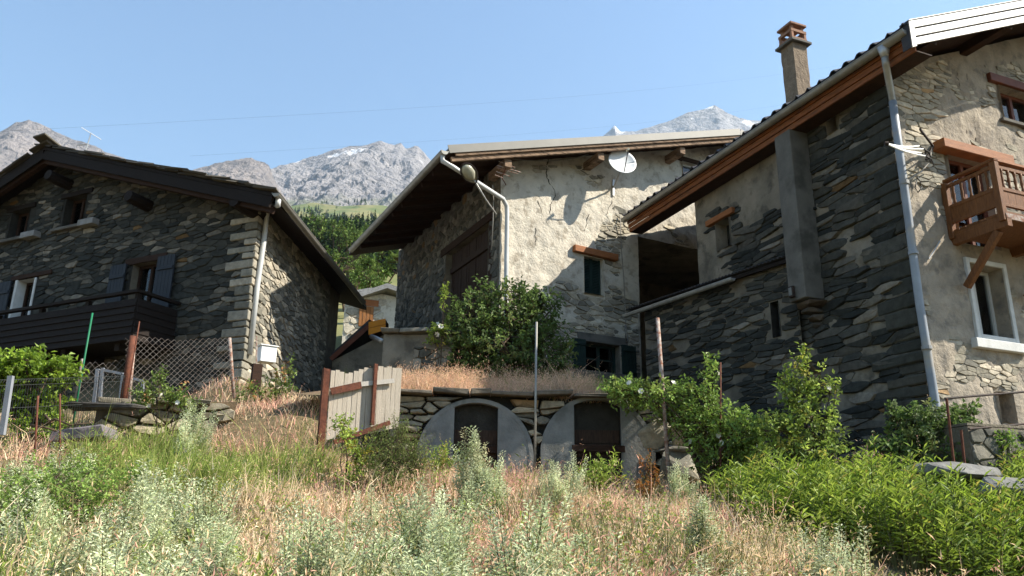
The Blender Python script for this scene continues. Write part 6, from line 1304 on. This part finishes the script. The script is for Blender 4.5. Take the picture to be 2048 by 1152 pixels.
# ------------------------------------------------------------------ hillside trees seen through the gap
def conifer(rs, H):
    n = 150; f = rs.rand(n)**.8; a = rs.rand(n)*6.283; R = H*.19*(1-f)+.15; out = np.stack([np.cos(a), np.sin(a), np.full(n, -.25)], 1); p = np.stack([0*f, 0*f, H*(.06+.94*f)], 1)
    c = cols([((.028, .055, .026), 3), ((.04, .072, .03), 3), ((.055, .085, .035), 1)], n, rs); return leafgeo(p, out, R*rs.uniform(.75, 1.15, n), R*.75+.15, c, rs, fold=.1, curl=.1)
def broad(rs, H):
    n = 170; d = unit(rs.normal(size=(n, 3))); p = d*V3(.34, .34, .42)*H*(.55+.45*rs.rand(n, 1))+V3(0, 0, .55*H); c = cols([((.07, .12, .03), 3), ((.10, .16, .035), 3), ((.14, .19, .05), 1)], n, rs); return leafgeo(p, d+rs.normal(size=(n, 3))*.7, H*.13, H*.12, c, rs)
rs = np.random.RandomState(9); L = []
for i in range(3200):
    y = 130*(1500/130)**(rs.rand()**.7); a = math.radians(rs.uniform(-21, -4)); x = math.tan(a)*y
    dens = nz(x, y, 6., .008, 3)+.22-max(0, (y-500)/3000)
    if dens < 0: continue
    q_ = conifer(rs, rs.uniform(6, 12)) if nz(x, y, 2., .012, 2)+rs.normal()*.25 > -.1 else broad(rs, rs.uniform(4, 7)); L.append((q_[0]+V3(x, y, ground(x, y)-.3), q_[1], q_[2]))
V, F, C = merge(L); tag(npmesh('forest', V, F, C, M['far_leaf']), 'dark mountain forest on the slope beyond the gap', 'forest', kind='stuff')
for i, (px, py, Y, R_) in enumerate(((672, 478, 130, 4.0), (700, 488, 120, 2.6), (640, 470, 140, 4.), (725, 470, 150, 3.6), (765, 475, 150, 4.2), (765, 562, 60, 2.2), (708, 572, 52, 1.6), (742, 582, 48, 1.3), (694, 560, 58, 1.5), (728, 552, 66, 1.4))):
    c0 = at(px, py, Y); g0 = ground(c0[0], c0[1]); b0 = V3(c0[0], c0[1], g0)
    rr = np.random.RandomState(i); bl = [(c0+rr.normal(size=3)*V3(.5, .5, .35)*R_, (R_*.6, R_*.6, R_*.55)) for _ in range(5)]
    shrub('broadleaf_tree', 'bright green broadleaf tree on the slope seen through the gap', 'tree', b0, bl, 130, 9, R_*.16, R_*.11, [((.10, .16, .035), 3), ((.14, .20, .045), 3), ((.075, .125, .03), 2)], 200+i, tw=R_*.25, group='broadleaf trees beyond the gap', stem_r=R_*.05, leafm='far_leaf')

# ------------------------------------------------------------------ the air
hz = MB(); hz.box(V3(0, 2600, 1000), V3(4500, 0, 0), V3(0, 3600, 0), V3(0, 0, 1250))
hm = bpy.data.materials.new('haze'); hm.use_nodes = True; hn = hm.node_tree.nodes; hl_ = hm.node_tree.links
hn.remove(hn['Principled BSDF']); pv = hn.new('ShaderNodeVolumePrincipled'); pv.inputs['Color'].default_value = (.62, .80, 1., 1); pv.inputs['Density'].default_value = 7e-5; pv.inputs['Anisotropy'].default_value = .2
hl_.new(pv.outputs[0], hn['Material Output'].inputs['Volume'])
hzo = obj('haze', hz, hm); tag(hzo, 'thin blue air before the far mountains', 'haze', kind='stuff')
